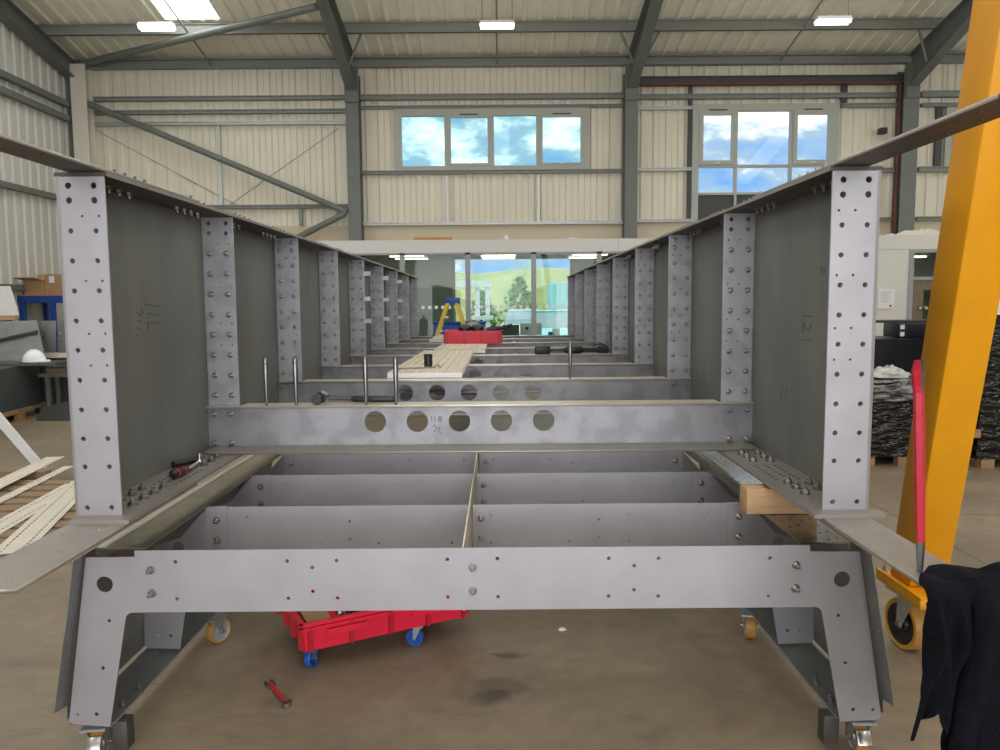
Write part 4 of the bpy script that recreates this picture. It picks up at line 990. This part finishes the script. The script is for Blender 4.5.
MB().loft([hexring((1.1855, 2.094, 1.515), .008, .8, 1), hexring((1.176, 2.080, 1.57), .0085, .8, .9), hexring((1.161, 2.056, 1.6025), .008, .8, .4)]).done('worn_edge', M['pin'], t, smooth=False)

# black cloth draped over the tip of the right splice plate
left = [(1.04, 1.158), (1.0, 1.146), (.93, 1.148), (.85, 1.158), (.745, 1.154), (.66, 1.132), (.58, 1.110)]
def lx(z):
    if z >= left[0][0]: return left[0][1]
    for (a, xa), (c, xc) in zip(left, left[1:]):
        if c <= z <= a: return xa + (xc - xa) * (a - z) / (a - c)
    return left[-1][1]
hem = [(0, .575), (.015, .605), (.045, .665), (.058, .625), (.085, .585), (.092, .30), (1, .25)]
def hemz(d):
    for (a, xa), (c, xc) in zip(hem, hem[1:]):
        if a <= d <= c: return xa + (xc - xa) * (d - a) / (c - a)
    return .3
t = thing('black_cloth', 'black cloth draped over the tip of the right lower flange', 'cloth', (1.35, 1.98, zs))
nu, nv = 90, 90
pts = []
for i in range(nu):
    fu = i / (nu - 1); g = fu ** 1.3
    for j in range(nv):
        fv = j / (nv - 1); sd = fv * .86
        back = 1.995 + .11 * min(1, fu * 3.5)
        run = back - 1.985
        if sd < run: yb, zb_ = back - sd, zs + .002 + .006 * min(1, fu * 8)
        elif sd < run + .07:
            a = (sd - run) / .07 * PI / 2; yb, zb_ = 1.985 - .042 * math.sin(a), zs + .002 + .006 * min(1, fu * 8) - .042 * (1 - math.cos(a))
        else: yb, zb_ = 1.943, zs - .026 - (sd - run - .07)
        hang = max(0, min(1, (sd - run) / .16))
        d0 = g * .47; zl = hemz(d0)
        zz = zb_ if zb_ > zl else zl - (zl - zb_) * .01
        xa = lx(zz); x = xa + (1.60 - xa) * g
        ridge = .016 * math.sin(fu * 30 + 1.3 * math.sin(zz * 8) + zz * 5) + .010 * math.sin(fu * 63 - zz * 11) + .03 * rough_noise((fu * 7, zz * 3.0, 0), 1.0, 2)
        yy = yb - ridge * hang - .012 * hang + .028 * math.exp(-(fu / .05) ** 2) * hang
        top = (1 - hang) * (.002 + .016 * abs(rough_noise((x * 11, yb * 11, 1), 1.0, 4)) + .006 * (1 + math.sin(fu * 19)) * (1 - math.exp(-(fu / .05) ** 2)))
        pts.append((x, yy, zz + max(top, 0)))
grid('draped_sheet', pts, nu, nv, M['cloth'], t, .004)
# an overlapping front fold
nu, nv = 40, 50; pts = []
for i in range(nu):
    fu = i / (nu - 1)
    for j in range(nv):
        fv = j / (nv - 1)
        z = 1.005 - .72 * fv
        x0 = 1.262 - .075 * fv + .012 * math.sin(fv * 9)
        x = x0 + (1.62 - x0) * fu ** 1.2
        e = math.sin(min(1, fu * 7) * PI / 2)
        y = 1.945 - .055 * e * min(1, .25 + fv * 5) - .010 * math.sin(fu * 12 + fv * 3) + .022 * rough_noise((fu * 5, fv * 4, 0), 1, 8) + .05 * max(0, 1 - fv * 12)
        pts.append((x, y, z + .018 * math.sin(fu * 6) * max(0, 1 - fv * 4)))
grid('front_fold', pts, nu, nv, M['cloth'], t, .004)

# ================================================================== RED DOLLY UNDER THE FRAME
th = math.atan2(.413, .773)
L_, W_ = .876, .56
e1 = V3((math.cos(th), math.sin(th), 0)); e2 = V3((-math.sin(th), math.cos(th), 0))
cen = V3((-.944, 3.433, 0)) + e1 * L_ / 2 + e2 * W_ / 2
t = tray('red_dolly', 'red plastic tray on blue castors on the floor under the carriage', L_, W_, .142, .014, nrib=(3, 2), cat='dolly')
t.location = (cen.x, cen.y, .118); t.rotation_euler = (0, 0, th)
ORG[t.name] = V3((0, 0, .118))
for a_, c_, an in ((-L_ / 2 + .05, -W_ / 2 + .08, -.8), (L_ / 2 - .27, -W_ / 2 + .05, .9), (-L_ / 2 + .10, W_ / 2 - .08, .3), (L_ / 2 - .10, W_ / 2 - .08, 1.2)):
    caster(t, a_, c_, .116, .045, .03, an, 'blue', 'bluep', False)
def dl(a, c, z): return cen + e1 * a + e2 * c + V3((0, 0, z))
p0 = dl(-.22, -.02, .134)
ct = MB().hexa([dl(-.39, -.23, .133), dl(-.29, -.23, .133), dl(-.29, .22, .133), dl(-.39, .22, .133), dl(-.39, -.23, .222), dl(-.27, -.23, .222), dl(-.27, .22, .222), dl(-.39, .22, .222)]).done('cardboard_tray', M['card'], smooth=False)
props(ct, 'piece of brown cardboard lying in the red tray on castors', 'cardboard')
first = None
rnd = random.Random(3)
for k in range(30):
    a, c = rnd.uniform(-.20, .06), rnd.uniform(-.20, -.02); z = .152 + .032 * (k % 4)
    if first is None:
        first = thing('loose_bolt', 'loose steel bolts heaped in the red tray on castors', 'bolt', (0, 0, 0), 'loose bolts in the red tray')
        MB().lathe([(0, -.018), (.018, -.018), (.018, -.004), (0, -.004)], (0, 0, 0), (1, 0, 0), 6).done('head', M['bolt'], first, smooth=False)
        MB().cyl((-.004, 0, 0), (.055, 0, 0), .009, n=10).done('shank', M['bolt'], first)
        o = first; kids = list(first.children)
    else:
        o = first.copy(); link(o)
        for ch in kids:
            q = ch.copy(); link(q); q.parent = o
    p = dl(a, c, z); o.location = p; o.rotation_euler = (rnd.uniform(0, 6), rnd.uniform(-.4, .4), rnd.uniform(0, 6))

t = thing('spanner', 'small red and black spanner lying on the concrete floor', 'spanner', (-1.02, 3.26, 0))
A_, B_ = V3((-1.088, 3.361, .012)), V3((-.944, 3.165, .012)); d_ = (B_ - A_)
MB().tube([A_ + d_ * .1, A_ + d_ * .5, A_ + d_ * .9], [.011, .008, .011], 10).done('handle', M['redpaint'], t)
b = MB(); q = d_.normalized(); w = V3((-q.y, q.x, 0)); hc = A_ + d_ * .06
poly = [(-.024, -.02), (.02, -.02), (.03, 0), (.02, .02), (-.024, .02), (-.024, .010), (0, .010), (0, -.010), (-.024, -.010)]
b.prism(poly, lambda u, v, a: hc + q * u + w * v + V3((0, 0, a)), -.008, .008); b.done('open_jaw', M['dark'], t, smooth=False)
MB().lathe([(.012, -.008), (.022, -.008), (.022, .008), (.012, .008), (.012, -.008)], B_ - d_ * .05, (0, 0, 1), 16, False).done('ring_end', M['chrome'], t)
t = lump('paper_scrap', 'tiny white paper scrap on the floor right of the red tray', 'paper scrap', (.33, 3.93, .001), (.022, .016, .012), M['paper'], 3, n=8)

# ================================================================== YELLOW GANTRY LEG
t = thing('gantry_leg', 'tall yellow leaning box leg of a gantry crane on a big castor', 'gantry crane', (2.05, 3.5, 0))
def lp(z): return (1.985 - .114 * (z - .62), 3.49 - .375 * (z - .62))
b = MB()
r0, r1 = lp(.357), lp(4.3)
W, Dp = .185, .195
ring = lambda c, z: [(c[0], c[1], z), (c[0] + W, c[1], z), (c[0] + W, c[1] + Dp, z), (c[0], c[1] + Dp, z)]
b.loft([ring(r0, .357), ring(r1, 4.3)])
lg = b.done('box_leg', M['yellow'], t, bevel=.012)
bx, by = r0[0] + W / 2, r0[1] + Dp / 2
MB().box(bx - .135, bx + .16, by - .27, by + .15, .313, .357).done('foot_plate', M['yellow'], t, bevel=.006)
MB().box(bx - .135, bx - .118, by - .27, by + .15, .357, .370).done('foot_lip', M['yellow'], t, bevel=.004)
for dx, dy in ((-.05, -.2), (.1, -.2), (-.1, .13), (.1, .13)): bolt((bx + dx, by + dy, .357), t, BOLTL, (-PI / 2, 0, 0))
caster(t, bx - .03, by - .04, .312, .130, .085, .12, 'pu', 'black', False, 'zinc', 'pue')
MB().box(bx + .02, bx + .05, by - .20, by - .12, .18, .312).done('brake_bracket', M['zinc'], t, bevel=.004)
MB().cyl((bx + .0, by - .17, .23), (bx + .08, by - .17, .23), .014, n=8).done('brake_bolt', M['zinc'], t)

# ================================================================== LEFT SIDE OF THE HALL
def copy_tree(o, parent=None):
    c = o.copy(); link(c)
    if parent: c.parent = parent
    for ch in list(o.children): copy_tree(ch, c)
    return c
def pallet(name, label, x, y, L, W, rz):
    t = thing(name, label, 'pallet')
    for k in range(7): MB().box(-L / 2 + k * L / 7 + .01, -L / 2 + (k + 1) * L / 7 - .03, -W / 2, W / 2, .165, .19).done('deck_board', M['pallet'], t, smooth=False)
    for yy in (-W / 2 + .05, 0, W / 2 - .05):
        MB().box(-L / 2, L / 2, yy - .05, yy + .05, .14, .165).done('stringer', M['pallet'], t, smooth=False)
        MB().box(-L / 2, L / 2, yy - .05, yy + .05, 0, .022).done('bottom_board', M['pallet'], t, smooth=False)
        for xx in (-L / 2 + .08, 0, L / 2 - .08): MB().box(xx - .07, xx + .07, yy - .05, yy + .05, .022, .14).done('block', M['pallet'], t, smooth=False)
    t.location = (x, y, 0); t.rotation_euler = (0, 0, rz)
    return t
RZ = math.atan2(12.55 - 10.9, -7.62 + 7.38)          # the pallet's long side
pd = V3((math.cos(RZ), math.sin(RZ), 0)); pn = V3((-pd.y, pd.x, 0))
pc = V3((-7.50, 11.72, 0)) + pn * .5
pallet('wooden_pallet', 'wooden pallet under the dark steel plates on the left', pc.x, pc.y, 1.9, 1.0, RZ)
def pb(a, c, z): return pc + pd * a + pn * c + V3((0, 0, z))
def pbox(b, a0, a1, c0, c1, z0, z1):
    b.hexa([pb(a0, c0, z0), pb(a1, c0, z0), pb(a1, c1, z0), pb(a0, c1, z0), pb(a0, c0, z1), pb(a1, c0, z1), pb(a1, c1, z1), pb(a0, c1, z1)]); return b
o = pbox(MB(), -.93, .80, -.44, .42, .193, .86).done('steel_plate_stack', M['dsteel'], smooth=False); props(o, 'block of dark steel plates standing on the wooden pallet', 'steel plates')
b = MB(); b.hexa([(-9.0, 11.5, .862), (-7.02, 11.85, .862), (-7.0, 12.3, .862), (-9.0, 12.4, .862), (-9.0, 11.5, .91), (-7.02, 11.85, .91), (-7.0, 12.3, .91), (-9.0, 12.4, .91)])
props(b.done('steel_plate', M['dsteel'], smooth=False), 'flat dark steel plate with a white hard hat lying on it', 'steel plate')
t = thing('steel_plate', 'tall dark steel plate leaning with a black strap across it', 'steel plate', (-8.0, 12.5, .91))
b = MB(); b.hexa([(-9.3, 12.35, .912), (-7.48, 12.35, .912), (-7.48, 12.37, .912), (-9.3, 12.37, .912), (-9.3, 12.75, 1.53), (-7.82, 12.75, 1.56), (-7.82, 12.77, 1.56), (-9.3, 12.77, 1.53)]); b.done('plate', M['msteel'], t, smooth=False)
MB().hexa([(-9.2, 12.36, 1.02), (-7.74, 12.58, 1.36), (-7.74, 12.62, 1.36), (-9.2, 12.42, 1.02), (-9.2, 12.38, 1.06), (-7.75, 12.60, 1.40), (-7.75, 12.64, 1.40), (-9.2, 12.44, 1.06)]).done('strap', M['black'], t, smooth=False)
# hard hat
t = thing('hard_hat', 'white hard hat on the dark steel plates at the left', 'hard hat', (-7.43, 11.98, .912))
HX = -7.44
b = MB(); n = 28; rings = []
for k in range(9):
    ph = PI / 2 * k / 8
    rings.append([(HX + .178 * math.cos(ph) * math.cos(a), 12.0 + .145 * math.cos(ph) * math.sin(a), .93 + .165 * math.sin(ph) * (1 + (.04 if abs(math.sin(a)) < .25 else 0))) for a in [2 * PI * i / n for i in range(n)]])
b.loft(rings).done('shell', M['hat'], t)
b = MB(); b.loft([[(HX + (.175 + e + (.075 if math.cos(a) > .3 else 0) * math.cos(a)) * math.cos(a), 12.0 + (.145 + e) * math.sin(a), z) for a in [2 * PI * i / n for i in range(n)]] for e, z in ((-.02, .915), (.005, .912), (.008, .925), (-.012, .945))]).done('brim', M['hat'], t)
b = MB(); b.tube([(HX + .165 * math.cos(a), 12.0, .935 + .168 * math.sin(a)) for a in [.2 + (PI - .4) * i / 12 for i in range(13)]], .012, 8).done('ridge', M['hat'], t)
# perforated brackets right of it
for k, (x, y, rz, lab) in enumerate(((-7.88, 12.72, .1, 'grey perforated steel bracket standing left of the other bracket'), (-7.56, 12.68, -.12, 'grey perforated steel bracket with black wedge shadowed by the post'))):
    w_ = .26 if k == 0 else .52
    hs = [[(.03 + .0, .12 + .055 * q), (.075, .12 + .055 * q), (.075, .145 + .055 * q), (.03, .145 + .055 * q)] for q in range(7)]
    c_, s_ = math.cos(rz), math.sin(rz)
    o = plate('steel_bracket', [(0, 0), (w_, 0), (w_, .62), (.02, .62)], hs, .012, M['msteel'], None, lambda u, v, w: (x + u * c_ - w * s_, y + .15 + u * s_ + w * c_ + .1 * v, .93 + v))
    props(o, lab, 'steel bracket')
o = MB().box(-7.9, -6.8, 12.66, 13.5, 0, .925).done('steel_bench', M['dark'], smooth=False); props(o, 'dark block of stacked steel carrying the perforated brackets', 'steel stack')
for k, (z, x0, x1, m, lab) in enumerate(((.93, -7.75, -6.9, 'strip', 'pale timber batten on the steel stack by the hard hat'), (.79, -7.5, -6.9, 'msteel', 'grey steel bar below the pale batten'), (.70, -7.55, -6.9, 'plank', 'brown timber batten below the steel bar'))):
    o = MB().box(x0, x1, 12.67 if k == 0 else 12.42 + .03 * k, 12.77 if k == 0 else 12.56 + .03 * k, z, z + .08).done('batten', M[m], smooth=False); props(o, lab, 'batten')
t = thing('steel_trestle', 'grey steel trestle holding the battens beside the pallet', 'trestle', (-7.2, 12.4, 0))
MB().box(-7.55, -6.9, 12.25, 12.61, .64, .695).done('top', M['msteel'], t, smooth=False)
for x in (-7.45, -7.0):
    for y in (12.27, 12.54): MB().box(x, x + .06, y, y + .06, 0, .64).done('leg', M['msteel'], t, smooth=False)
o = MB().hexa([(-7.3, 11.7, 0), (-6.7, 11.7, 0), (-6.7, 12.2, 0), (-7.3, 12.2, 0), (-7.2, 11.75, .2), (-6.75, 11.75, .32), (-6.75, 12.2, .32), (-7.2, 12.2, .2)]).done('steel_wedge', M['dark'], smooth=False); props(o, 'dark sloped steel block on the floor below the trestle', 'steel block')
# leaning white panel on a timber
o = MB().box(-9.4, -8.42, 12.95, 13.05, .0, 1.565).done('timber_support', M['dsteel'], smooth=False); props(o, 'tall dark steel support behind the leaning plate', 'steel support')
o = MB().box(-9.4, -8.33, 12.96, 13.06, 1.566, 1.645).done('timber_beam', M['timber'], smooth=False); props(o, 'pale timber beam under the white panel at the left edge', 'timber beam')
o = MB().hexa([(-9.5, 12.98, 1.646), (-8.27, 12.98, 1.646), (-8.27, 13.01, 1.646), (-9.5, 13.01, 1.646), (-9.5, 13.02, 2.15), (-8.42, 13.02, 2.15), (-8.42, 13.05, 2.15), (-9.5, 13.05, 2.15)]).done('white_panel', M['white'], smooth=False); props(o, 'white panel leaning at the left edge above the steel plates', 'panel')
# blue rack and boxes
t = thing('storage_rack', 'blue steel rack by the left wall with cardboard boxes on top', 'rack', (-9.4, 16.2, 0))
for x in (-10.08, -9.45, -8.6):
    for y in (15.95, 16.75): MB().box(x - .05, x + .05, y, y + .08, 0, 2.03 if y > 16 or True else 0).done('upright', M['bluep'], t, smooth=False)
for y in (15.93, 16.75): MB().box(-10.15, -8.55, y, y + .06, 1.88, 2.03).done('beam', M['bluep'], t, smooth=False)
MB().box(-10.15, -8.55, 15.93, 16.83, 2.03, 2.05).done('shelf', M['ply'], t, smooth=False)
MB().box(-10.1, -8.6, 16.0, 16.75, 1.25, 1.27).done('shelf', M['dsteel'], t, smooth=False)
t = thing('cardboard_box', 'brown cardboard box with open flaps on the blue rack', 'box', (-9.85, 16.3, 2.052))
MB().box(-10.05, -9.62, 16.0, 16.5, 2.052, 2.36).done('box_body', M['card'], t, smooth=False)
MB().hexa([(-10.05, 15.99, 2.355), (-9.62, 15.99, 2.355), (-9.62, 16.0, 2.365), (-10.05, 16.0, 2.365), (-10.13, 15.8, 2.40), (-9.7, 15.8, 2.40), (-9.7, 15.81, 2.41), (-10.13, 15.81, 2.41)]).done('flap', M['card'], t, smooth=False)
MB().hexa([(-10.05, 16.49, 2.355), (-9.62, 16.49, 2.355), (-9.62, 16.5, 2.355), (-10.05, 16.5, 2.355), (-10.1, 16.6, 2.50), (-9.72, 16.6, 2.47), (-9.72, 16.61, 2.47), (-10.1, 16.61, 2.50)]).done('flap', M['card'], t, smooth=False)
t = thing('cardboard_box', 'taller closed cardboard box with a white label on the blue rack', 'box', (-9.4, 16.3, 2.052))
MB().box(-9.60, -9.05, 16.0, 16.5, 2.052, 2.48).done('box_body', M['card'], t, smooth=False)
MB().box(-9.5, -9.39, 15.996, 16.0, 2.30, 2.44).done('label_sheet', M['paper'], t, smooth=False)
o = MB().box(-9.95, -9.75, 16.2, 16.5, 1.271, 1.36).done('cardboard_box', M['card'], smooth=False); props(o, 'small cardboard box on the lower shelf of the blue rack', 'box')

# timber bearers and perforated strips on the floor
ends = [(5.0 + .235 * k) for k in range(10)]
lab10 = ['nearest', 'second', 'third', 'fourth', 'fifth', 'sixth', 'seventh', 'eighth', 'ninth', 'farthest']
pr = None
for k, y in enumerate(ends):
    if pr is None:
        pr = MB().box(-1.1, 1.1, -.085, .085, 0, .10).done('timber_plank', M['plank'], bevel=.006); o = pr
    else: o = pr.copy(); link(o)
    o.location = (-4.42 - .03 * (k % 3) + (0 if y > 5.8 else .12), y, .001)
    props(o, f'weathered timber plank on the floor left of the girder, {lab10[k]} from the camera', 'plank', 'timber planks on the floor')
o = MB().box(-5.4, -3.18, 5.3, 5.42, .102, .104).done('packing_sheet', M['plank']) if False else None
def pstrip(a, c, w, z, label, drop=0.):
    a, c = V3((a[0], a[1], 0)), V3((c[0], c[1], 0)); d = (c - a); L = d.length; d.normalize(); nrm = V3((-d.y, d.x, 0))
    hs = [slot(q, s * w * .27, .0085, .026, 0, 3) for q in [.06 + .07 * k for k in range(int((L - .12) / .07))] for s in (-1, 1)]
    o = plate('perforated_strip', [(0, -w / 2), (L, -w / 2), (L, w / 2), (0, w / 2)], hs, .006, M['strip'], None, lambda u, v, ww: a + d * u + nrm * v + V3((0, 0, z + ww)))
    return props(o, label, 'steel strip', 'perforated strips on the planks')
pstrip((-3.33, 4.95), (-3.99, 7.1), .23, .1085, 'cream perforated strip running close beside the left girder')
pstrip((-3.74, 5.0), (-4.02, 7.0), .20, .1015, 'cream perforated strip crossing under the one beside the girder')
pstrip((-4.50, 6.0), (-4.86, 8.1), .19, .140, 'upper of two cream perforated strips lying side by side farther left')
pstrip((-4.27, 6.0), (-4.52, 7.75), .10, .1085, 'lower cream strip showing its edge beneath the other farther left')
o = MB().box(-5.2, -4.55, 7.4, 7.5, .001, .139).done('timber_bearer', M['plank'], bevel=.004); props(o, 'timber bearer holding the far end of the upper cream strip', 'timber')
t = thing('trestle_leg', 'white sloping trestle leg at the left edge above the planks', 'trestle', (-4.9, 8.2, 0))
MB().hexa([(-5.16, 8.2, .0), (-5.04, 8.2, .0), (-5.04, 8.23, .0), (-5.16, 8.23, .0), (-5.94, 8.2, 1.0), (-5.80, 8.2, 1.0), (-5.80, 8.23, 1.0), (-5.94, 8.23, 1.0)]).done('leg', M['white'], t, smooth=False)
MB().box(-7.7, -5.8, 8.19, 8.24, 1.0, 1.06).done('top_bar', M['white'], t, smooth=False)
MB().hexa([(-7.9, 8.2, 0), (-7.78, 8.2, 0), (-7.78, 8.23, 0), (-7.9, 8.23, 0), (-7.2, 8.2, 1.0), (-7.05, 8.2, 1.0), (-7.05, 8.23, 1.0), (-7.2, 8.23, 1.0)]).done('leg', M['white'], t, smooth=False)

# ================================================================== RIGHT SIDE OF THE HALL
def wrapped(name, label, x0, x1, y0, y1, z0, z1, m, seed, amp=.035, feet=True, top_m=None):
    t = thing(name, label, 'wrapped pallet', ((x0 + x1) / 2, (y0 + y1) / 2, 0), 'film wrapped pallets')
    nx, nz = 14, 14
    cx_, cy_ = (x0 + x1) / 2, (y0 + y1) / 2
    rings = []
    for k in range(nz):
        z = z0 + (z1 - z0) * k / (nz - 1); ring = []
        N_ = 56
        for i in range(N_):
            q = i / N_ * 4; sd = int(q); f = q - sd
            px, py = [(x0 + (x1 - x0) * f, y0), (x1, y0 + (y1 - y0) * f), (x1 - (x1 - x0) * f, y1), (x0, y1 - (y1 - y0) * f)][sd]
            d = V3((px - cx_, py - cy_, 0)); r = amp * rough_noise((px * 2.2, py * 2.2, z * 2.6), 1.5, seed) - .35 * amp * (1 + math.cos(4 * PI * f)) * (k / nz)
            d.normalize(); ring.append((px + d.x * r, py + d.y * r, z + (.5 * amp * rough_noise((px, py, 3), 2.5, seed) if k == nz - 1 else 0)))
        rings.append(ring)
    MB().loft(rings).done('wrapped_load', m, t)
    if feet:
        for x in (x0 + .12, cx_, x1 - .12):
            for y in (y0 + .05, y1 - .05): MB().box(x - .07, x + .07, y - .05, y + .05, 0, z0).done('pallet_block', M['pallet'], t, smooth=False)
    if top_m:
        rings = []
        for z, g in ((z1 - .19, .012), (z1 - .10, .03), (z1 - .02, .025), (z1 + .02, -.02), (z1 + .03, -.2)):
            rings.append([(px, py, z + .03 * rough_noise((px * 3, py * 3, z), 1.7, seed + 1)) for px, py in [(x0 - g + (x1 - x0 + 2 * g) * f, y0 - g) for f in [i / 12 for i in range(12)]] + [(x1 + g, y0 - g + (y1 - y0 + 2 * g) * f) for f in [i / 12 for i in range(12)]] + [(x1 + g - (x1 - x0 + 2 * g) * f, y1 + g) for f in [i / 12 for i in range(12)]] + [(x0 - g, y1 + g - (y1 - y0 + 2 * g) * f) for f in [i / 12 for i in range(12)]]])
        MB().loft(rings).done('loose_film', top_m, t)
    return t
wrapped('wrapped_pallet', 'black film wrapped pallet with shiny loose film on top, left of the yellow leg', 3.84, 4.86, 7.95, 9.0, .10, .90, M['film'], 1, top_m=M['filmg'])
wrapped('wrapped_pallet', 'taller matt black wrapped block behind the shiny pallet', 4.62, 5.7, 9.35, 10.2, .0, 1.30, M['black'], 2, .012, False)
tw_ = wrapped('wrapped_pallet', 'tall black wrapped pallet right of the yellow leg at the photo edge', 5.03, 6.2, 7.8, 8.45, .10, 1.95, M['film'], 3)
t = thing('black_case', 'small black box with white labels on the tall wrapped block', 'box', (5.4, 9.7, 1.31))
MB().box(5.06, 5.58, 9.5, 9.9, 1.312, 1.49).done('case', M['black'], t, bevel=.01)
for z in (1.325, 1.415): MB().box(5.075, 5.125, 9.494, 9.50, z, z + .055).done('label_sheet', M['paper'], t, smooth=False)
t = thing('pole', 'dark pole with a cream end cap lying across the black box', 'pole', (5.2, 9.7, 1.49))
MB().cyl((4.72, 9.70, 1.512), (6.3, 9.70, 1.512), .02, n=10).done('shaft', M['dark'], t)
MB().cyl((4.66, 9.70, 1.512), (4.73, 9.70, 1.512), .032, n=12).done('end_cap', M['strip'], t)
lump('crumpled_bag', 'crumpled whitish plastic on top of the shiny wrapped pallet', 'plastic bag', (4.32, 8.3, .935), (.20, .2, .10), M['bag'], 6)

MB().box(5.12, 5.30, 7.735, 7.75, 1.62, 1.80).done('label_sheet', M['paper'], tw_, smooth=False)
MB().box(4.93, 5.02, 7.74, 7.9, .34, .42).done('timber_end', M['pallet'], tw_, smooth=False)

# ================================================================== LIGHT
w = bpy.data.worlds.new('sky'); scn.world = w; w.use_nodes = True
nt = w.node_tree; L = nt.links.new; N = nt.nodes.new
bg = nt.nodes['Background']
tc = N('ShaderNodeTexCoord'); mp = N('ShaderNodeMapping'); mp.inputs['Scale'].default_value = (1, 1, 2.2); mp.inputs['Location'].default_value = (.62, .9, .38)
L(tc.outputs['Generated'], mp.inputs['Vector'])
n1 = N('ShaderNodeTexNoise'); n1.inputs['Scale'].default_value = 8.0; n1.inputs['Detail'].default_value = 7; n1.inputs['Roughness'].default_value = .55
L(mp.outputs['Vector'], n1.inputs['Vector'])
r = N('ShaderNodeValToRGB'); e = r.color_ramp.elements
e[0].position = .36; e[0].color = (.24, .50, .92, 1); e[1].position = .57; e[1].color = (1.5, 1.5, 1.5, 1)
x = r.color_ramp.elements.new(.475); x.color = (.50, .66, .80, 1)
L(n1.outputs['Fac'], r.inputs['Fac']); L(r.outputs['Color'], bg.inputs['Color'])
bg.inputs['Strength'].default_value = 1.0
def area(name, loc, rot, sx, sy, power, col=(1, 1, 1)):
    l = bpy.data.lights.new(name, 'AREA'); l.shape = 'RECTANGLE'; l.size = sx; l.size_y = sy; l.energy = power; l.color = col
    o = link(bpy.data.objects.new(name, l)); o.location = loc; o.rotation_euler = rot; return o
# added side fill lamps, then daylight through the open roller door behind the camera
area('side_fill_light', (XL - .05, 7.0, 5.3), (PI / 2, 0, -PI / 2), 12, 2.0, 115, (1, .98, .96))
area('side_fill_light', (XR + .05, 8.0, 5.3), (PI / 2, 0, PI / 2), 14, 2.0, 160, (1, .98, .94))
area('door_daylight', ((DOOR[0] + DOOR[1]) / 2, YF - .05, 2.45), (PI / 2, 0, 0), 9, 4.8, 620, (1, .98, 1.0))
sun = bpy.data.lights.new('sun', 'SUN'); sun.energy = 2.4; sun.angle = .02; sun.color = (1, .95, .85)
so = link(bpy.data.objects.new('sun', sun)); so.rotation_euler = (math.radians(24), 0, math.radians(-25))

vs = scn.view_settings
vs.view_transform = 'Standard'; vs.look = 'None'; vs.exposure = .10; vs.gamma = 1
try: vs.use_curve_mapping = False
except Exception: pass
scn.cycles.use_denoising = True
scn.cycles.max_bounces = 8; scn.cycles.diffuse_bounces = 4; scn.cycles.glossy_bounces = 4; scn.cycles.transparent_max_bounces = 16
